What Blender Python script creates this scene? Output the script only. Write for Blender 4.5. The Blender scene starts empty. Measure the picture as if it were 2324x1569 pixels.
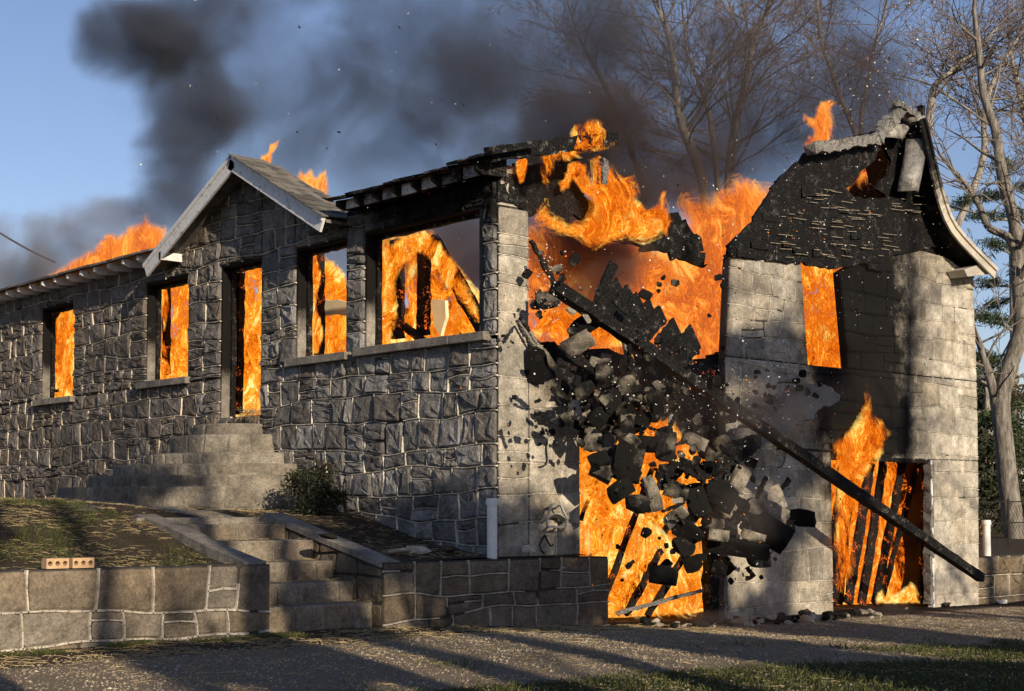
import bpy, bmesh, math, random
import numpy as np
from mathutils import Vector, Matrix, noise as mnoise

# ------------------------------------------------------------------ camera, sky, sun, exposure
scene = bpy.context.scene
col = scene.collection
F, CX, CY = 3350.0, 1162.0, 945.0            # focal length and principal point in pixels of a 2324-wide picture
CAM = Vector((-10.95, -12.58, 1.5))
HEAD, PITCH = math.radians(41.6), math.radians(3.5)
_h = Vector((math.sin(HEAD), math.cos(HEAD), 0))
DV = (_h * math.cos(PITCH) + Vector((0, 0, 1)) * math.sin(PITCH)).normalized()
RV = Vector((math.cos(HEAD), -math.sin(HEAD), 0))
UV = RV.cross(DV).normalized()
cd = bpy.data.cameras.new('camera')
cam = bpy.data.objects.new('camera', cd)
col.objects.link(cam)
scene.camera = cam
cd.sensor_width = 36.0
cd.lens = F / 2324 * 36.0
cd.shift_y = (CY - 784.5) / 2324
cd.clip_end = 2000
cam.matrix_world = Matrix(((RV.x, UV.x, -DV.x, CAM.x), (RV.y, UV.y, -DV.y, CAM.y), (RV.z, UV.z, -DV.z, CAM.z), (0, 0, 0, 1)))

SUN_TO = Vector((-0.40, -1.64, 0.56)).normalized()      # towards the sun
SUN_EL = math.asin(SUN_TO.z)
SUN_AZ = math.atan2(SUN_TO.x, SUN_TO.y)                 # from +Y, clockwise
world = bpy.data.worlds.new('World')
scene.world = world
world.use_nodes = True
wn = world.node_tree.nodes
bg = wn['Background']
sky = wn.new('ShaderNodeTexSky')
sky.sky_type = 'NISHITA'
sky.sun_disc = False
sky.sun_elevation = SUN_EL
sky.sun_rotation = SUN_AZ
sky.air_density = 1.0
sky.dust_density = 0.3
sky.ozone_density = 4.0
wb = wn.new('ShaderNodeMix')                              # the photograph's white balance
wb.data_type = 'RGBA'
wb.blend_type = 'MULTIPLY'
wb.inputs['Factor'].default_value = 1.0
wb.inputs['B'].default_value = (1.30, 1.02, 0.98, 1)
world.node_tree.links.new(sky.outputs[0], wb.inputs['A'])
world.node_tree.links.new(wb.outputs['Result'], bg.inputs[0])
bg.inputs[1].default_value = 0.105
sd = bpy.data.lights.new('sun', 'SUN')
sd.energy = 5.0
sd.angle = math.radians(0.53)
sd.color = (1.0, 0.84, 0.63)
sun = bpy.data.objects.new('sun', sd)
col.objects.link(sun)
sun.rotation_euler = SUN_TO.to_track_quat('Z', 'Y').to_euler()
vs = scene.view_settings
vs.view_transform = 'Standard'
vs.look = 'None'
vs.exposure = 0.25
vs.gamma = 1.0
vs.use_curve_mapping = False
scene.cycles.use_denoising = True
scene.cycles.transparent_max_bounces = 24
scene.cycles.volume_bounces = 0
scene.cycles.max_bounces = 5
scene.cycles.diffuse_bounces = 3
scene.cycles.caustics_reflective = False
scene.cycles.caustics_refractive = False
scene.cycles.volume_max_steps = 128
scene.cycles.sample_clamp_indirect = 4.0

# ------------------------------------------------------------------ pixels to places
def ray(x, y):
    return (DV * F + RV * (x - CX) - UV * (y - CY)).normalized()
def onX(x, y, X0=0.0):
    d = ray(x, y); return CAM + d * ((X0 - CAM.x) / d.x)
def onY(x, y, Y0=0.0):
    d = ray(x, y); return CAM + d * ((Y0 - CAM.y) / d.y)
def onZ(x, y, Z0=0.0):
    d = ray(x, y); return CAM + d * ((Z0 - CAM.z) / d.z)
def march(x, y, zf, t0=6.0, t1=40.0, n=900):
    d = ray(x, y)
    for i in range(n):
        p = CAM + d * (t0 + (t1 - t0) * i / n)
        if p.z < zf(p.x, p.y): return p
    return p
def atD(x, y, depth):
    d = ray(x, y); return CAM + d * (depth / d.dot(_h))
def proj(p):
    v = Vector(p) - CAM
    dz = max(v.dot(DV), .01)
    return (CX + F * v.dot(RV) / dz, CY - F * v.dot(UV) / dz)
def ppm(p):                                   # pixels per metre there
    return F / max((Vector(p) - CAM).dot(DV), .1)

R = random.Random(7)

# ------------------------------------------------------------------ object helpers
def tag(o, label=None, cat=None, group=None, kind=None):
    if label: o['label'] = label
    if cat: o['category'] = cat
    if group: o['group'] = group
    if kind: o['kind'] = kind
    return o
def empty(name, loc=(0, 0, 0), parent=None):
    o = bpy.data.objects.new(name, None)
    col.objects.link(o)
    o.location = loc
    o.empty_display_size = .2
    if parent: o.parent = parent
    return o
class MB:
    def __init__(self):
        self.v, self.f, self.c = [], [], []
    def add(self, vs, fs, c=(.5, .5, 0)):
        n = len(self.v)
        self.v += [tuple(p) for p in vs]
        self.f += [tuple(i + n for i in f) for f in fs]
        if callable(c): self.c += [c(p) for p in vs]
        elif len(c) and isinstance(c[0], (tuple, list)): self.c += list(c)
        else: self.c += [c] * len(vs)
        return self
    def hexa(self, p, c=(.5, .5, 0)):           # 8 points: bottom ring, top ring
        return self.add(p, [(0, 3, 2, 1), (4, 5, 6, 7), (0, 1, 5, 4), (1, 2, 6, 5), (2, 3, 7, 6), (3, 0, 4, 7)], c)
    def box(self, a, b, c=(.5, .5, 0)):
        (x0, y0, z0), (x1, y1, z1) = [min(i, j) for i, j in zip(a, b)], [max(i, j) for i, j in zip(a, b)]
        return self.hexa([(x0, y0, z0), (x1, y0, z0), (x1, y1, z0), (x0, y1, z0), (x0, y0, z1), (x1, y0, z1), (x1, y1, z1), (x0, y1, z1)], c)
    def bar(self, a, b, w, h, up=(0, 0, 1), c=(.5, .5, 0), seg=1, jit=0, rnd=None, taper=1.0):
        a, b = Vector(a), Vector(b)
        d = (b - a).normalized()
        s = d.cross(Vector(up)); s = s.normalized() if s.length > 1e-4 else d.orthogonal().normalized()
        u = s.cross(d).normalized()
        vs = []
        for i in range(seg + 1):
            t = i / seg; q = a.lerp(b, t); k = 1 + (taper - 1) * t
            for sx, sy in ((-1, -1), (1, -1), (1, 1), (-1, 1)):
                p = q + s * (sx * w / 2 * k) + u * (sy * h / 2 * k)
                if jit: p = p + Vector((rnd.uniform(-jit, jit), rnd.uniform(-jit, jit), rnd.uniform(-jit, jit)))
                vs.append(p)
        fs = [(3, 2, 1, 0), tuple(4 * seg + i for i in range(4))]
        for i in range(seg):
            for k in range(4):
                fs.append((4 * i + k, 4 * i + (k + 1) % 4, 4 * i + 4 + (k + 1) % 4, 4 * i + 4 + k))
        return self.add(vs, fs, c)
    def tube(self, pts, r, n=6, c=(.5, .5, 0), cap=True):
        pts = [Vector(p) for p in pts]
        rs = r if isinstance(r, (list, tuple)) else [r] * len(pts)
        vs, fs = [], []
        ref = Vector((.31, .17, .93))
        for i, p in enumerate(pts):
            d = (pts[min(i + 1, len(pts) - 1)] - pts[max(i - 1, 0)]).normalized()
            s = d.cross(ref); s = s.normalized() if s.length > 1e-3 else d.orthogonal().normalized()
            u = s.cross(d)
            for k in range(n):
                a = 2 * math.pi * k / n
                vs.append(p + (s * math.cos(a) + u * math.sin(a)) * rs[i])
        for i in range(len(pts) - 1):
            for k in range(n):
                fs.append((i * n + k, i * n + (k + 1) % n, (i + 1) * n + (k + 1) % n, (i + 1) * n + k))
        if cap:
            fs.append(tuple(range(n - 1, -1, -1)))
            fs.append(tuple((len(pts) - 1) * n + k for k in range(n)))
        return self.add(vs, fs, c)
    def prism(self, poly, off, c=(.5, .5, 0)):   # planar polygon extruded by a vector
        n = len(poly); off = Vector(off)
        vs = [Vector(p) for p in poly] + [Vector(p) + off for p in poly]
        fs = [tuple(range(n)), tuple(range(2 * n - 1, n - 1, -1))] + [(i, i + n, (i + 1) % n + n, (i + 1) % n) for i in range(n)]
        return self.add(vs, fs, c)
    def build(self, name, mat, parent=None, smooth=False, fix=True):
        me = bpy.data.meshes.new(name)
        me.from_pydata(self.v, [], self.f)
        if fix and len(self.f) < 60000:
            bm = bmesh.new(); bm.from_mesh(me)
            bmesh.ops.recalc_face_normals(bm, faces=bm.faces)
            bm.to_mesh(me); bm.free()
        at = me.color_attributes.new('Col', 'FLOAT_COLOR', 'POINT')
        arr = np.ones((len(self.v), 4), dtype=np.float32)
        if self.c: arr[:, :3] = np.array(self.c, dtype=np.float32)
        at.data.foreach_set('color', arr.ravel())
        if smooth: me.polygons.foreach_set('use_smooth', [True] * len(me.polygons))
        me.materials.append(mat)
        o = bpy.data.objects.new(name, me)
        col.objects.link(o)
        if parent: o.parent = parent
        return o

# ------------------------------------------------------------------ material helpers
class NT:
    def __init__(self, name):
        self.m = bpy.data.materials.new(name); self.m.use_nodes = True
        self.t = self.m.node_tree; self.t.nodes.clear()
        self.out = self.n('ShaderNodeOutputMaterial')
    def n(self, typ, ins=None, **kw):
        nd = self.t.nodes.new(typ)
        for k, v in kw.items(): setattr(nd, k, v)
        for k, v in (ins or {}).items(): self.s(nd.inputs[k], v)
        return nd
    def s(self, sock, v):
        if isinstance(v, bpy.types.NodeSocket): self.t.links.new(v, sock)
        elif isinstance(v, bpy.types.Node): self.t.links.new(v.outputs[0], sock)
        else:
            if sock.type == 'RGBA' and len(v) == 3: v = (*v, 1)
            sock.default_value = v
    def math(self, op, a, b=0.0, c=0.0, clamp=False):
        nd = self.n('ShaderNodeMath', operation=op, use_clamp=clamp)
        for i, v in enumerate((a, b, c)): self.s(nd.inputs[i], v)
        return nd.outputs[0]
    def vmath(self, op, a, b=(0, 0, 0), scale=None):
        nd = self.n('ShaderNodeVectorMath', operation=op)
        self.s(nd.inputs[0], a); self.s(nd.inputs[1], b)
        if scale is not None: self.s(nd.inputs['Scale'], scale)
        return nd.outputs['Value' if op in ('LENGTH', 'DISTANCE', 'DOT_PRODUCT') else 'Vector']
    def pos(self): return self.n('ShaderNodeNewGeometry').outputs['Position']
    def noise(self, vec, scale, detail=3, rough=.5, dist=0.0, out='Fac'):
        nd = self.n('ShaderNodeTexNoise', {'Vector': vec, 'Scale': scale, 'Detail': detail, 'Roughness': rough, 'Distortion': dist})
        return nd.outputs[out]
    def ramp(self, fac, stops, interp='LINEAR'):
        nd = self.n('ShaderNodeValToRGB', {'Fac': fac})
        cr = nd.color_ramp; cr.interpolation = interp
        while len(cr.elements) < len(stops): cr.elements.new(.5)
        for e, (p, c) in zip(cr.elements, stops):
            e.position = p
            e.color = (c, c, c, 1) if isinstance(c, (int, float)) else (*c[:3], 1)
        return nd.outputs['Color']
    def mapr(self, v, a, b, c=0.0, d=1.0, smooth=True):
        nd = self.n('ShaderNodeMapRange', interpolation_type='SMOOTHSTEP' if smooth else 'LINEAR')
        for i, x in enumerate((v, a, b, c, d)): self.s(nd.inputs[i], x)
        return nd.outputs[0]
    def mix(self, f, a, b, typ='MIX'):
        nd = self.n('ShaderNodeMix', data_type='RGBA', blend_type=typ)
        self.s(nd.inputs['Factor'], f); self.s(nd.inputs['A'], a); self.s(nd.inputs['B'], b)
        return nd.outputs['Result']
    def attr(self):
        a = self.n('ShaderNodeAttribute', attribute_name='Col')
        sp = self.n('ShaderNodeSeparateColor', {'Color': a.outputs['Color']})
        return sp.outputs[0], sp.outputs[1], sp.outputs[2]
    def bump(self, h, strength=.5, dist=.02):
        return self.n('ShaderNodeBump', {'Height': h, 'Strength': strength, 'Distance': dist}).outputs[0]
    def bsdf(self, color, rough=.8, normal=None, spec=.25, **kw):
        ins = {'Base Color': color, 'Roughness': rough, 'Specular IOR Level': spec}
        if normal is not None: ins['Normal'] = normal
        ins.update(kw)
        b = self.n('ShaderNodeBsdfPrincipled', ins)
        self.t.links.new(b.outputs[0], self.out.inputs['Surface'])
        return self.m

def stone_mat(name, dark, light, warm, bead=False, bscale=18, bstr=.9, bdist=.03):
    t = NT(name); p = t.pos(); r, g, b = t.attr()
    n1 = t.noise(p, 2.3, 5, .6); n2 = t.noise(p, bscale, 6, .65); n3 = t.noise(p, 90, 3, .6)
    base = t.mix(r, dark, light)
    base = t.mix(g, base, warm)
    base = t.mix(t.mapr(n1, .35, .7), t.mix(.38, base, (.03, .028, .026)), base)
    base = t.mix(t.math('MULTIPLY', t.mapr(n3, .5, .75), .35), base, t.mix(.5, base, (.5, .49, .46)))
    base = t.mix(t.math('MULTIPLY', t.mapr(t.noise(p, 7, 4, .7), .55, .7), .3), base, t.mix(.6, base, (.10, .075, .045)))
    mot = t.mapr(t.noise(p, 5.5, 8, .78), .30, .70, .42, 1.38, False)
    spk = t.mapr(t.noise(p, 42, 4, .8), .33, .67, .62, 1.32, False)
    base = t.mix(1.0, base, t.n('ShaderNodeCombineColor', {0: t.math('MULTIPLY', mot, spk), 1: t.math('MULTIPLY', mot, spk), 2: t.math('MULTIPLY', mot, spk)}).outputs[0], 'MULTIPLY')
    soot = t.mapr(t.math('MULTIPLY', b, t.math('ADD', 1.0, t.math('MULTIPLY', t.math('SUBTRACT', t.noise(p, 2.2, 7, .72), .5), 2.2))), .10, 1.0)
    base = t.mix(soot, base, (.0050, .0046, .0043))
    h = t.math('ADD', n2, t.math('MULTIPLY', n3, .25))
    return t.bsdf(base, .88, t.bump(h, bstr, bdist), .2)
M = {}
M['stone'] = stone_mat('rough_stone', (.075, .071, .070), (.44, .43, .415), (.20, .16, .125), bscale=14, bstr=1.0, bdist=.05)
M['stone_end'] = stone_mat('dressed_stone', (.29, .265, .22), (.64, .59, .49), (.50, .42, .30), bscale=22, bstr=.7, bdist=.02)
M['stone_ret'] = stone_mat('garden_stone', (.075, .062, .048), (.40, .365, .30), (.24, .175, .105), bscale=16, bstr=.8, bdist=.025)
M['bead'] = stone_mat('mortar_bead', (.62, .58, .49), (.74, .69, .58), (.66, .56, .42), bscale=30, bstr=.3, bdist=.005)
M['bed'] = stone_mat('mortar_bed', (.05, .045, .04), (.10, .095, .085), (.08, .065, .05), bscale=30, bstr=.6, bdist=.01)
M['concrete'] = stone_mat('cast_concrete', (.20, .19, .17), (.36, .345, .31), (.28, .24, .18), bscale=30, bstr=.35, bdist=.008)

def char_mat(name, ash=.25, ember=0.0, base=(.0034, .0031, .0029), scale=9):
    t = NT(name); p = t.pos(); r, g, b = t.attr()
    v = t.n('ShaderNodeTexVoronoi', {'Vector': p, 'Scale': scale * 2.4}, feature='DISTANCE_TO_EDGE').outputs['Distance']
    crack = t.mapr(v, 0.0, .09)
    n = t.noise(p, scale, 6, .7); nf = t.noise(p, 70, 4, .7)
    am = t.math('MULTIPLY', t.mapr(t.math('ADD', n, t.math('MULTIPLY', t.math('SUBTRACT', nf, .5), .5)), .62 - ash * .5, .80 - ash * .45), .85)
    am = t.math('MULTIPLY', am, t.math('ADD', r, .15, clamp=True))
    c = t.mix(t.noise(p, 30, 3), base, tuple(x * 3.2 for x in base))
    c = t.mix(am, c, (.30, .29, .27))
    h = t.math('ADD', t.math('MULTIPLY', crack, .8), t.math('MULTIPLY', nf, .4))
    bs = t.n('ShaderNodeBsdfPrincipled', {'Base Color': c, 'Roughness': .7, 'Specular IOR Level': .2, 'Normal': t.bump(h, .9, .02)})
    if ember > 0:
        glow = t.math('MULTIPLY', t.math('SUBTRACT', 1.0, crack), t.mapr(t.noise(p, 6, 4, .7), .66 - ember * .13, .76 - ember * .06))
        glow = t.math('MULTIPLY', glow, g)
        t.s(bs.inputs['Emission Color'], (1.0, .16, .02)); t.s(bs.inputs['Emission Strength'], t.math('MULTIPLY', glow, 2.2))
        t.m.cycles.emission_sampling = 'NONE'
    t.t.links.new(bs.outputs[0], t.out.inputs['Surface'])
    return t.m
M['char'] = char_mat('charred_wood', .16, .12)
M['char_ash'] = char_mat('ash_crusted_wood', .62, .25, (.010, .0095, .009), 11)
M['ash'] = char_mat('thick_ash_crust', .95, .1, (.02, .018, .016), 13)
M['char_burn'] = char_mat('burning_timber', .05, .9, (.007, .005, .004))

def wood_mat(name, c1, c2, wear=(.12, .11, .10), amt=.5):
    t = NT(name); p = t.pos(); r, g, b = t.attr()
    st = t.noise(t.vmath('MULTIPLY', p, (40, 40, 40)), 1.0, 3, .6)
    n = t.noise(p, 9, 5, .65)
    c = t.mix(n, c1, c2)
    c = t.mix(t.math('MULTIPLY', t.mapr(t.math('ADD', t.noise(p, 14, 6, .75), t.math('MULTIPLY', st, .25)), .66, .78), amt), c, wear)
    soot = t.mapr(t.math('ADD', b, t.math('MULTIPLY', t.math('SUBTRACT', t.noise(p, 5, 5, .7), .5), .8)), .3, .7)
    c = t.mix(soot, c, (.008, .0075, .007))
    return t.bsdf(c, .7, t.bump(t.math('ADD', st, n), .4, .006), .3)
M['paint'] = wood_mat('weathered_white_paint', (.56, .57, .58), (.72, .72, .71), amt=.75)
M['trim'] = wood_mat('cream_rake_trim', (.44, .40, .32), (.56, .51, .42), amt=.5)
M['board'] = wood_mat('weathered_board', (.12, .105, .09), (.26, .235, .21), (.05, .045, .04), .8)
def shingle_mat():
    t = NT('asphalt_shingle'); p = t.pos(); r, g, b = t.attr()
    c = t.mix(r, (.055, .052, .048), (.20, .185, .16))
    c = t.mix(t.mapr(t.noise(p, 160, 2, .6), .45, .7), c, t.mix(.35, c, (.35, .33, .29)))
    soot = t.mapr(t.math('ADD', b, t.math('SUBTRACT', t.noise(p, 3, 4, .6), .5)), .3, .7)
    c = t.mix(soot, c, (.012, .011, .010))
    return t.bsdf(c, .9, t.bump(t.noise(p, 140, 3), .5, .006), .15)
M['shingle'] = shingle_mat()
def plain(name, c1, c2, scale=8, rough=.7, bstr=.3, bdist=.006, spec=.3, **kw):
    t = NT(name); p = t.pos()
    n = t.noise(p, scale, 5, .65)
    return t.bsdf(t.mix(t.mapr(n, .3, .7), c1, c2), rough, t.bump(t.noise(p, scale * 5, 4), bstr, bdist), spec, **kw)
M['pvc'] = plain('white_plastic_pipe', (.66, .66, .63), (.80, .80, .77), 6, .45)
M['iron'] = plain('dark_iron', (.012, .011, .010), (.03, .025, .02), 20, .6)
M['zinc'] = plain('galvanised_metal', (.36, .35, .33), (.50, .49, .46), 12, .5, Metallic=.4)
M['tin'] = plain('scorched_sheet_metal', (.06, .057, .05), (.42, .40, .36), 5, .45, .6, .02)
M['plaster'] = plain('old_plaster', (.74, .62, .38), (.86, .74, .48), 3, .9)
M['soot_wall'] = plain('sooted_inner_wall', (.012, .010, .009), (.05, .035, .025), 2, .9)
M['brick'] = plain('buff_brick', (.42, .27, .15), (.54, .37, .22), 20, .85, .5, .004)
M['brick_hole'] = plain('brick_core_shadow', (.05, .035, .02), (.09, .06, .03), 20, .9)
M['litter'] = plain('pale_litter', (.65, .62, .56), (.80, .78, .72), 14, .7)
M['cable'] = plain('black_cable', (.010, .010, .012), (.02, .02, .022), 14, .6)

def flame_mat(name, stops, scale=3.0, fil=.30, strength=1.25, e0=.02, e1=.16, kn=.32, warp=1.35, zs=.72, amax=.97, bias=0.0):
    t = NT(name); p = t.pos()
    a = t.n('ShaderNodeAttribute', attribute_name='Col')
    e, sh, _b = [t.n('ShaderNodeSeparateColor', {'Color': a.outputs['Color']}).outputs[i] for i in range(3)]
    q = t.vmath('MULTIPLY', p, (1, 1, zs))
    w = t.noise(q, 1.25, 2, .5, out='Color')
    q2 = t.vmath('ADD', q, t.vmath('SCALE', t.vmath('SUBTRACT', w, (.5, .5, .5)), scale=warp))
    w2 = t.noise(q2, 5.0, 2, .5, out='Color')
    q3 = t.vmath('ADD', q2, t.vmath('SCALE', t.vmath('SUBTRACT', w2, (.5, .5, .5)), scale=.30))
    n1 = t.noise(q3, scale, 6, .62, .5)
    n2 = t.noise(q3, scale * 3.2, 4, .6, .9)
    f1 = t.math('SUBTRACT', 1.0, t.mapr(t.math('ABSOLUTE', t.math('SUBTRACT', n2, .5)), 0.0, .055))
    n3 = t.noise(q2, scale * 1.6, 3, .6, .8)
    f2 = t.math('SUBTRACT', 1.0, t.mapr(t.math('ABSOLUTE', t.math('SUBTRACT', n3, .47)), 0.0, .06))
    fl = t.math('ADD', t.math('MULTIPLY', f1, .6), t.math('MULTIPLY', f2, .5))
    heat = t.math('ADD', t.mapr(n1, .30, .70, 0, .78, False), t.math('MULTIPLY', fl, fil))
    lf = t.noise(q2, 1.1, 3, .6)
    heat = t.math('ADD', t.math('ADD', heat, bias), t.mapr(lf, .3, .7, -.40, .34, False))
    heat = t.math('SUBTRACT', heat, t.math('MULTIPLY', t.mapr(t.noise(q3, scale * .8, 5, .65, 1.5), .50, .64), .36))
    edge = t.math('ADD', e, t.math('MULTIPLY', t.math('SUBTRACT', n1, .5), kn))
    heat = t.math('ADD', heat, t.math('MULTIPLY', t.math('SUBTRACT', 1.0, t.mapr(edge, e0, e1 + .12)), .10))
    colr = t.ramp(heat, stops)
    em = t.n('ShaderNodeEmission', {'Color': colr, 'Strength': strength})
    tr = t.n('ShaderNodeBsdfTransparent')
    al = t.math('MULTIPLY', t.mapr(edge, e0, e1), t.math('MULTIPLY', t.mapr(heat, .12, .52, .06, 1.0), amax))
    mx = t.n('ShaderNodeMixShader', {0: al})
    t.t.links.new(tr.outputs[0], mx.inputs[1]); t.t.links.new(em.outputs[0], mx.inputs[2])
    t.t.links.new(mx.outputs[0], t.out.inputs['Surface'])
    t.m.cycles.emission_sampling = 'NONE'
    return t.m
S_BRIGHT = [(0.0, (.015, .002, .0)), (.18, (.13, .016, .001)), (.40, (.66, .11, .003)), (.60, (.98, .26, .009)), (.80, (1.0, .48, .04)), (1.0, (1.0, .82, .30))]
S_ORANGE = [(0.0, (.015, .002, .0)), (.20, (.15, .018, .001)), (.45, (.70, .11, .004)), (.68, (.97, .235, .010)), (.88, (1.0, .44, .04)), (1.0, (1.0, .72, .18))]
S_RED = [(0.0, (.09, .022, .014)), (.25, (.26, .055, .02)), (.5, (.72, .14, .018)), (.75, (.98, .27, .03)), (1.0, (1.0, .46, .09))]
M['fire_bright'] = flame_mat('bright_flame', S_BRIGHT, 4.4, .50, 1.05, bias=.02)
M['fire_orange'] = flame_mat('orange_flame', S_ORANGE, 4.2, .48, 1.0, bias=.04)
M['fire_room'] = flame_mat('room_flame', S_BRIGHT, 3.4, .42, 1.08, bias=.06)
M['fire_red'] = flame_mat('smoky_red_flame', S_RED, 2.6, .40, 1.02, bias=.06, e0=.05, e1=.38, kn=.9, amax=.9)
M['fire_thin'] = flame_mat('thin_flame', S_RED, 6.0, .40, 1.05, e0=.03, e1=.16, kn=.34, amax=.66, bias=.2)

def flame(name, outline, plane, thick, mat, label, step=6.0, shells=3, group=None, seed=0, smooth_d=.35):
    """A flame body: the traced outline at its own distance, inflated to a closed lumpy hull with nested inner hulls."""
    pts = [plane(x, y) for x, y in outline]
    xs = [p[0] for p in outline]; ys = [p[1] for p in outline]
    gx = np.arange(min(xs), max(xs) + step, step); gy = np.arange(min(ys), max(ys) + step, step)
    GX, GY = np.meshgrid(gx, gy)
    ins = np.zeros(GX.shape, bool); D = np.full(GX.shape, 1e9)
    n = len(outline)
    for i in range(n):
        (x1, y1), (x2, y2) = outline[i], outline[(i + 1) % n]
        c = ((y1 > GY) != (y2 > GY)) & (GX < (x2 - x1) * (GY - y1) / ((y2 - y1) or 1e-9) + x1)
        ins ^= c
        L = max((x2 - x1) ** 2 + (y2 - y1) ** 2, 1e-9)
        t = np.clip(((GX - x1) * (x2 - x1) + (GY - y1) * (y2 - y1)) / L, 0, 1)
        D = np.minimum(D, np.hypot(GX - x1 - t * (x2 - x1), GY - y1 - t * (y2 - y1)))
    k = ppm(pts[0])
    D = np.where(ins, D / k, -D / k)
    gain = max(1.0, .26 / max(float(D.max()), .02))
    mb = MB()
    rr = random.Random(seed + 11)
    ox = rr.uniform(0, 50)
    for sh in range(shells):
        inset = sh * .05 / gain
        E = D - inset
        ok = E > -.03
        idx = -np.ones(GX.shape, int)
        vs, cs = [], []
        for side in (1, -1):
            for j in range(GX.shape[0]):
                for i in range(GX.shape[1]):
                    if not ok[j, i]: continue
                    x, y = float(GX[j, i]), float(GY[j, i])
                    p = plane(x, y); toC = (CAM - p).normalized()
                    e = float(max(E[j, i], 0))
                    h = thick * (1 - .3 * sh) * math.sqrt(max(0, 1 - (1 - min(e / smooth_d, 1)) ** 2)) * .5
                    nz = mnoise.noise(Vector((p.x * 1.7 + ox + side * 9 + sh * 5, p.y * 1.7, p.z * 1.3)))
                    q = p + toC * (side * h * (1 + .55 * nz))
                    if side == 1: idx[j, i] = len(vs)
                    vs.append(q); cs.append((float(E[j, i]) * gain + .02, sh / 3, 0))
        nv = len(vs) // 2
        fs = []
        for j in range(GX.shape[0] - 1):
            for i in range(GX.shape[1] - 1):
                a, b, c, d = idx[j, i], idx[j, i + 1], idx[j + 1, i + 1], idx[j + 1, i]
                if min(a, b, c, d) < 0: continue
                fs.append((a, d, c, b)); fs.append((a + nv, b + nv, c + nv, d + nv))
        mb.add(vs, fs, cs)
    o = mb.build(name, mat, None, smooth=True, fix=False)
    tag(o, label, 'fire', group)
    return o
# ------------------------------------------------------------------ ground and terrace
def sstep(a, b, x):
    t = min(max((x - a) / (b - a), 0), 1); return t * t * (3 - 2 * t)
def gz(x, y):
    z = .27 - .25 * sstep(-2.5, 4.2, x) - .06 * sstep(5, 11, x)
    z -= .25 * sstep(-2, -9, y) * sstep(3, -6, x)
    return z + .022 * mnoise.noise(Vector((x * .7, y * .7, 3))) + .010 * mnoise.noise(Vector((x * 2.6, y * 2.6, 7)))
def tz(x, y):
    z = .93 + .50 * sstep(-.3, 3.2, y) + .13 * sstep(2.5, 7, y)
    z += .10 * sstep(-1.9, -3.4, x) * sstep(-.2, 1.8, y) * sstep(9, 4, y)
    if x > -1.8: z -= .06 * sstep(.2, 1.5, y) * sstep(2.6, 1.5, y)
    return z + .02 * mnoise.noise(Vector((x * 1.6, y * 1.6, 1))) + .012 * mnoise.noise(Vector((x * 5, y * 5, 4)))
def grid_mesh(xs, ys, zf, skip=None, colf=None):
    mb = MB(); nx = len(xs)
    vs = [(x, y, zf(x, y)) for y in ys for x in xs]
    fs = []
    for j in range(len(ys) - 1):
        for i in range(nx - 1):
            if skip and skip((xs[i] + xs[i + 1]) / 2, (ys[j] + ys[j + 1]) / 2): continue
            fs.append((j * nx + i, j * nx + i + 1, (j + 1) * nx + i + 1, (j + 1) * nx + i))
    mb.add(vs, fs, [colf(*v) for v in vs] if colf else (.5, .5, 0))
    return mb
def lin(a, b, n): return [a + (b - a) * i / n for i in range(n + 1)]
def ground_mat():
    t = NT('gravel_yard'); p = t.pos(); r, g, b = t.attr()
    n = t.noise(p, .9, 5, .6); f = t.noise(p, 38, 5, .75); v = t.n('ShaderNodeTexVoronoi', {'Vector': p, 'Scale': 55}).outputs['Color']
    gv = t.mix(f, (.085, .063, .040), (.40, .315, .21))
    gv = t.mix(.35, gv, t.mix(.8, v, (.22, .17, .11)))
    dirt = t.mix(t.noise(p, 11, 6, .7), (.035, .026, .018), (.11, .085, .058))
    grs = t.mix(t.noise(p, 16, 5, .7), (.020, .026, .010), (.07, .075, .028))
    c = t.mix(t.mapr(t.math('ADD', r, t.math('MULTIPLY', t.math('SUBTRACT', n, .5), .9)), .3, .7), dirt, gv)
    c = t.mix(t.mapr(t.math('ADD', g, t.math('MULTIPLY', t.math('SUBTRACT', t.noise(p, 1.7, 5, .7), .5), .9)), .35, .65), c, grs)
    c = t.mix(t.mapr(t.math('ADD', b, t.math('MULTIPLY', t.math('SUBTRACT', t.noise(p, 5, 5, .7), .5), .7)), .35, .7), c, (.012, .010, .009))
    h = t.math('ADD', f, t.math('MULTIPLY', t.noise(p, 9, 4), .8))
    return t.bsdf(c, .95, t.bump(h, 1.0, .035), .1)
M['ground'] = ground_mat()
def gcol(x, y, z):
    gravel = .85 * sstep(-.9, -2.0, y) if x < 1.0 else .85 * sstep(-.3, -1.0, y)
    grass = sstep(-4.6, -5.6, y + .18 * x) * .9
    if x > 1: grass = max(grass, sstep(-3.2, -4.6, y + .05 * x))
    burnt = .75 * sstep(-1.1, -.1, y) * sstep(1.2, 2.0, x) if y < .4 else 0
    return (gravel * (1 - .6 * grass), grass, burnt)
xs = [-700, -200, -60, -30, -20] + lin(-14, 13, 90) + [16, 20, 30, 60, 200, 700]
ys = [-400, -120, -50, -30, -20] + lin(-14, .5, 70) + [3, 8, 16, 30, 60, 120, 300, 700]
o = grid_mesh(xs, ys, lambda x, y: gz(x, y) if abs(x) < 20 and y < 1 else (gz(x, y) - .05 if y < 20 else -.3), None, gcol).build('ground', M['ground'], smooth=True)
tag(o, kind='structure')
ST_X0, ST_X1, ST_Y1 = -3.26, -1.86, 2.02
def lawn_col(x, y, z):
    g = .42 * sstep(-3.3, -3.7, x) * sstep(5.5, 3.2, y)
    return (0, g, 0)
xs = [-30, -20, -14, -11] + lin(-9, ST_X0, 26) + lin(ST_X0, ST_X1, 6)[1:] + lin(ST_X1, 0.02, 12)[1:] + [.4, .8, 1.25]
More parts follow.
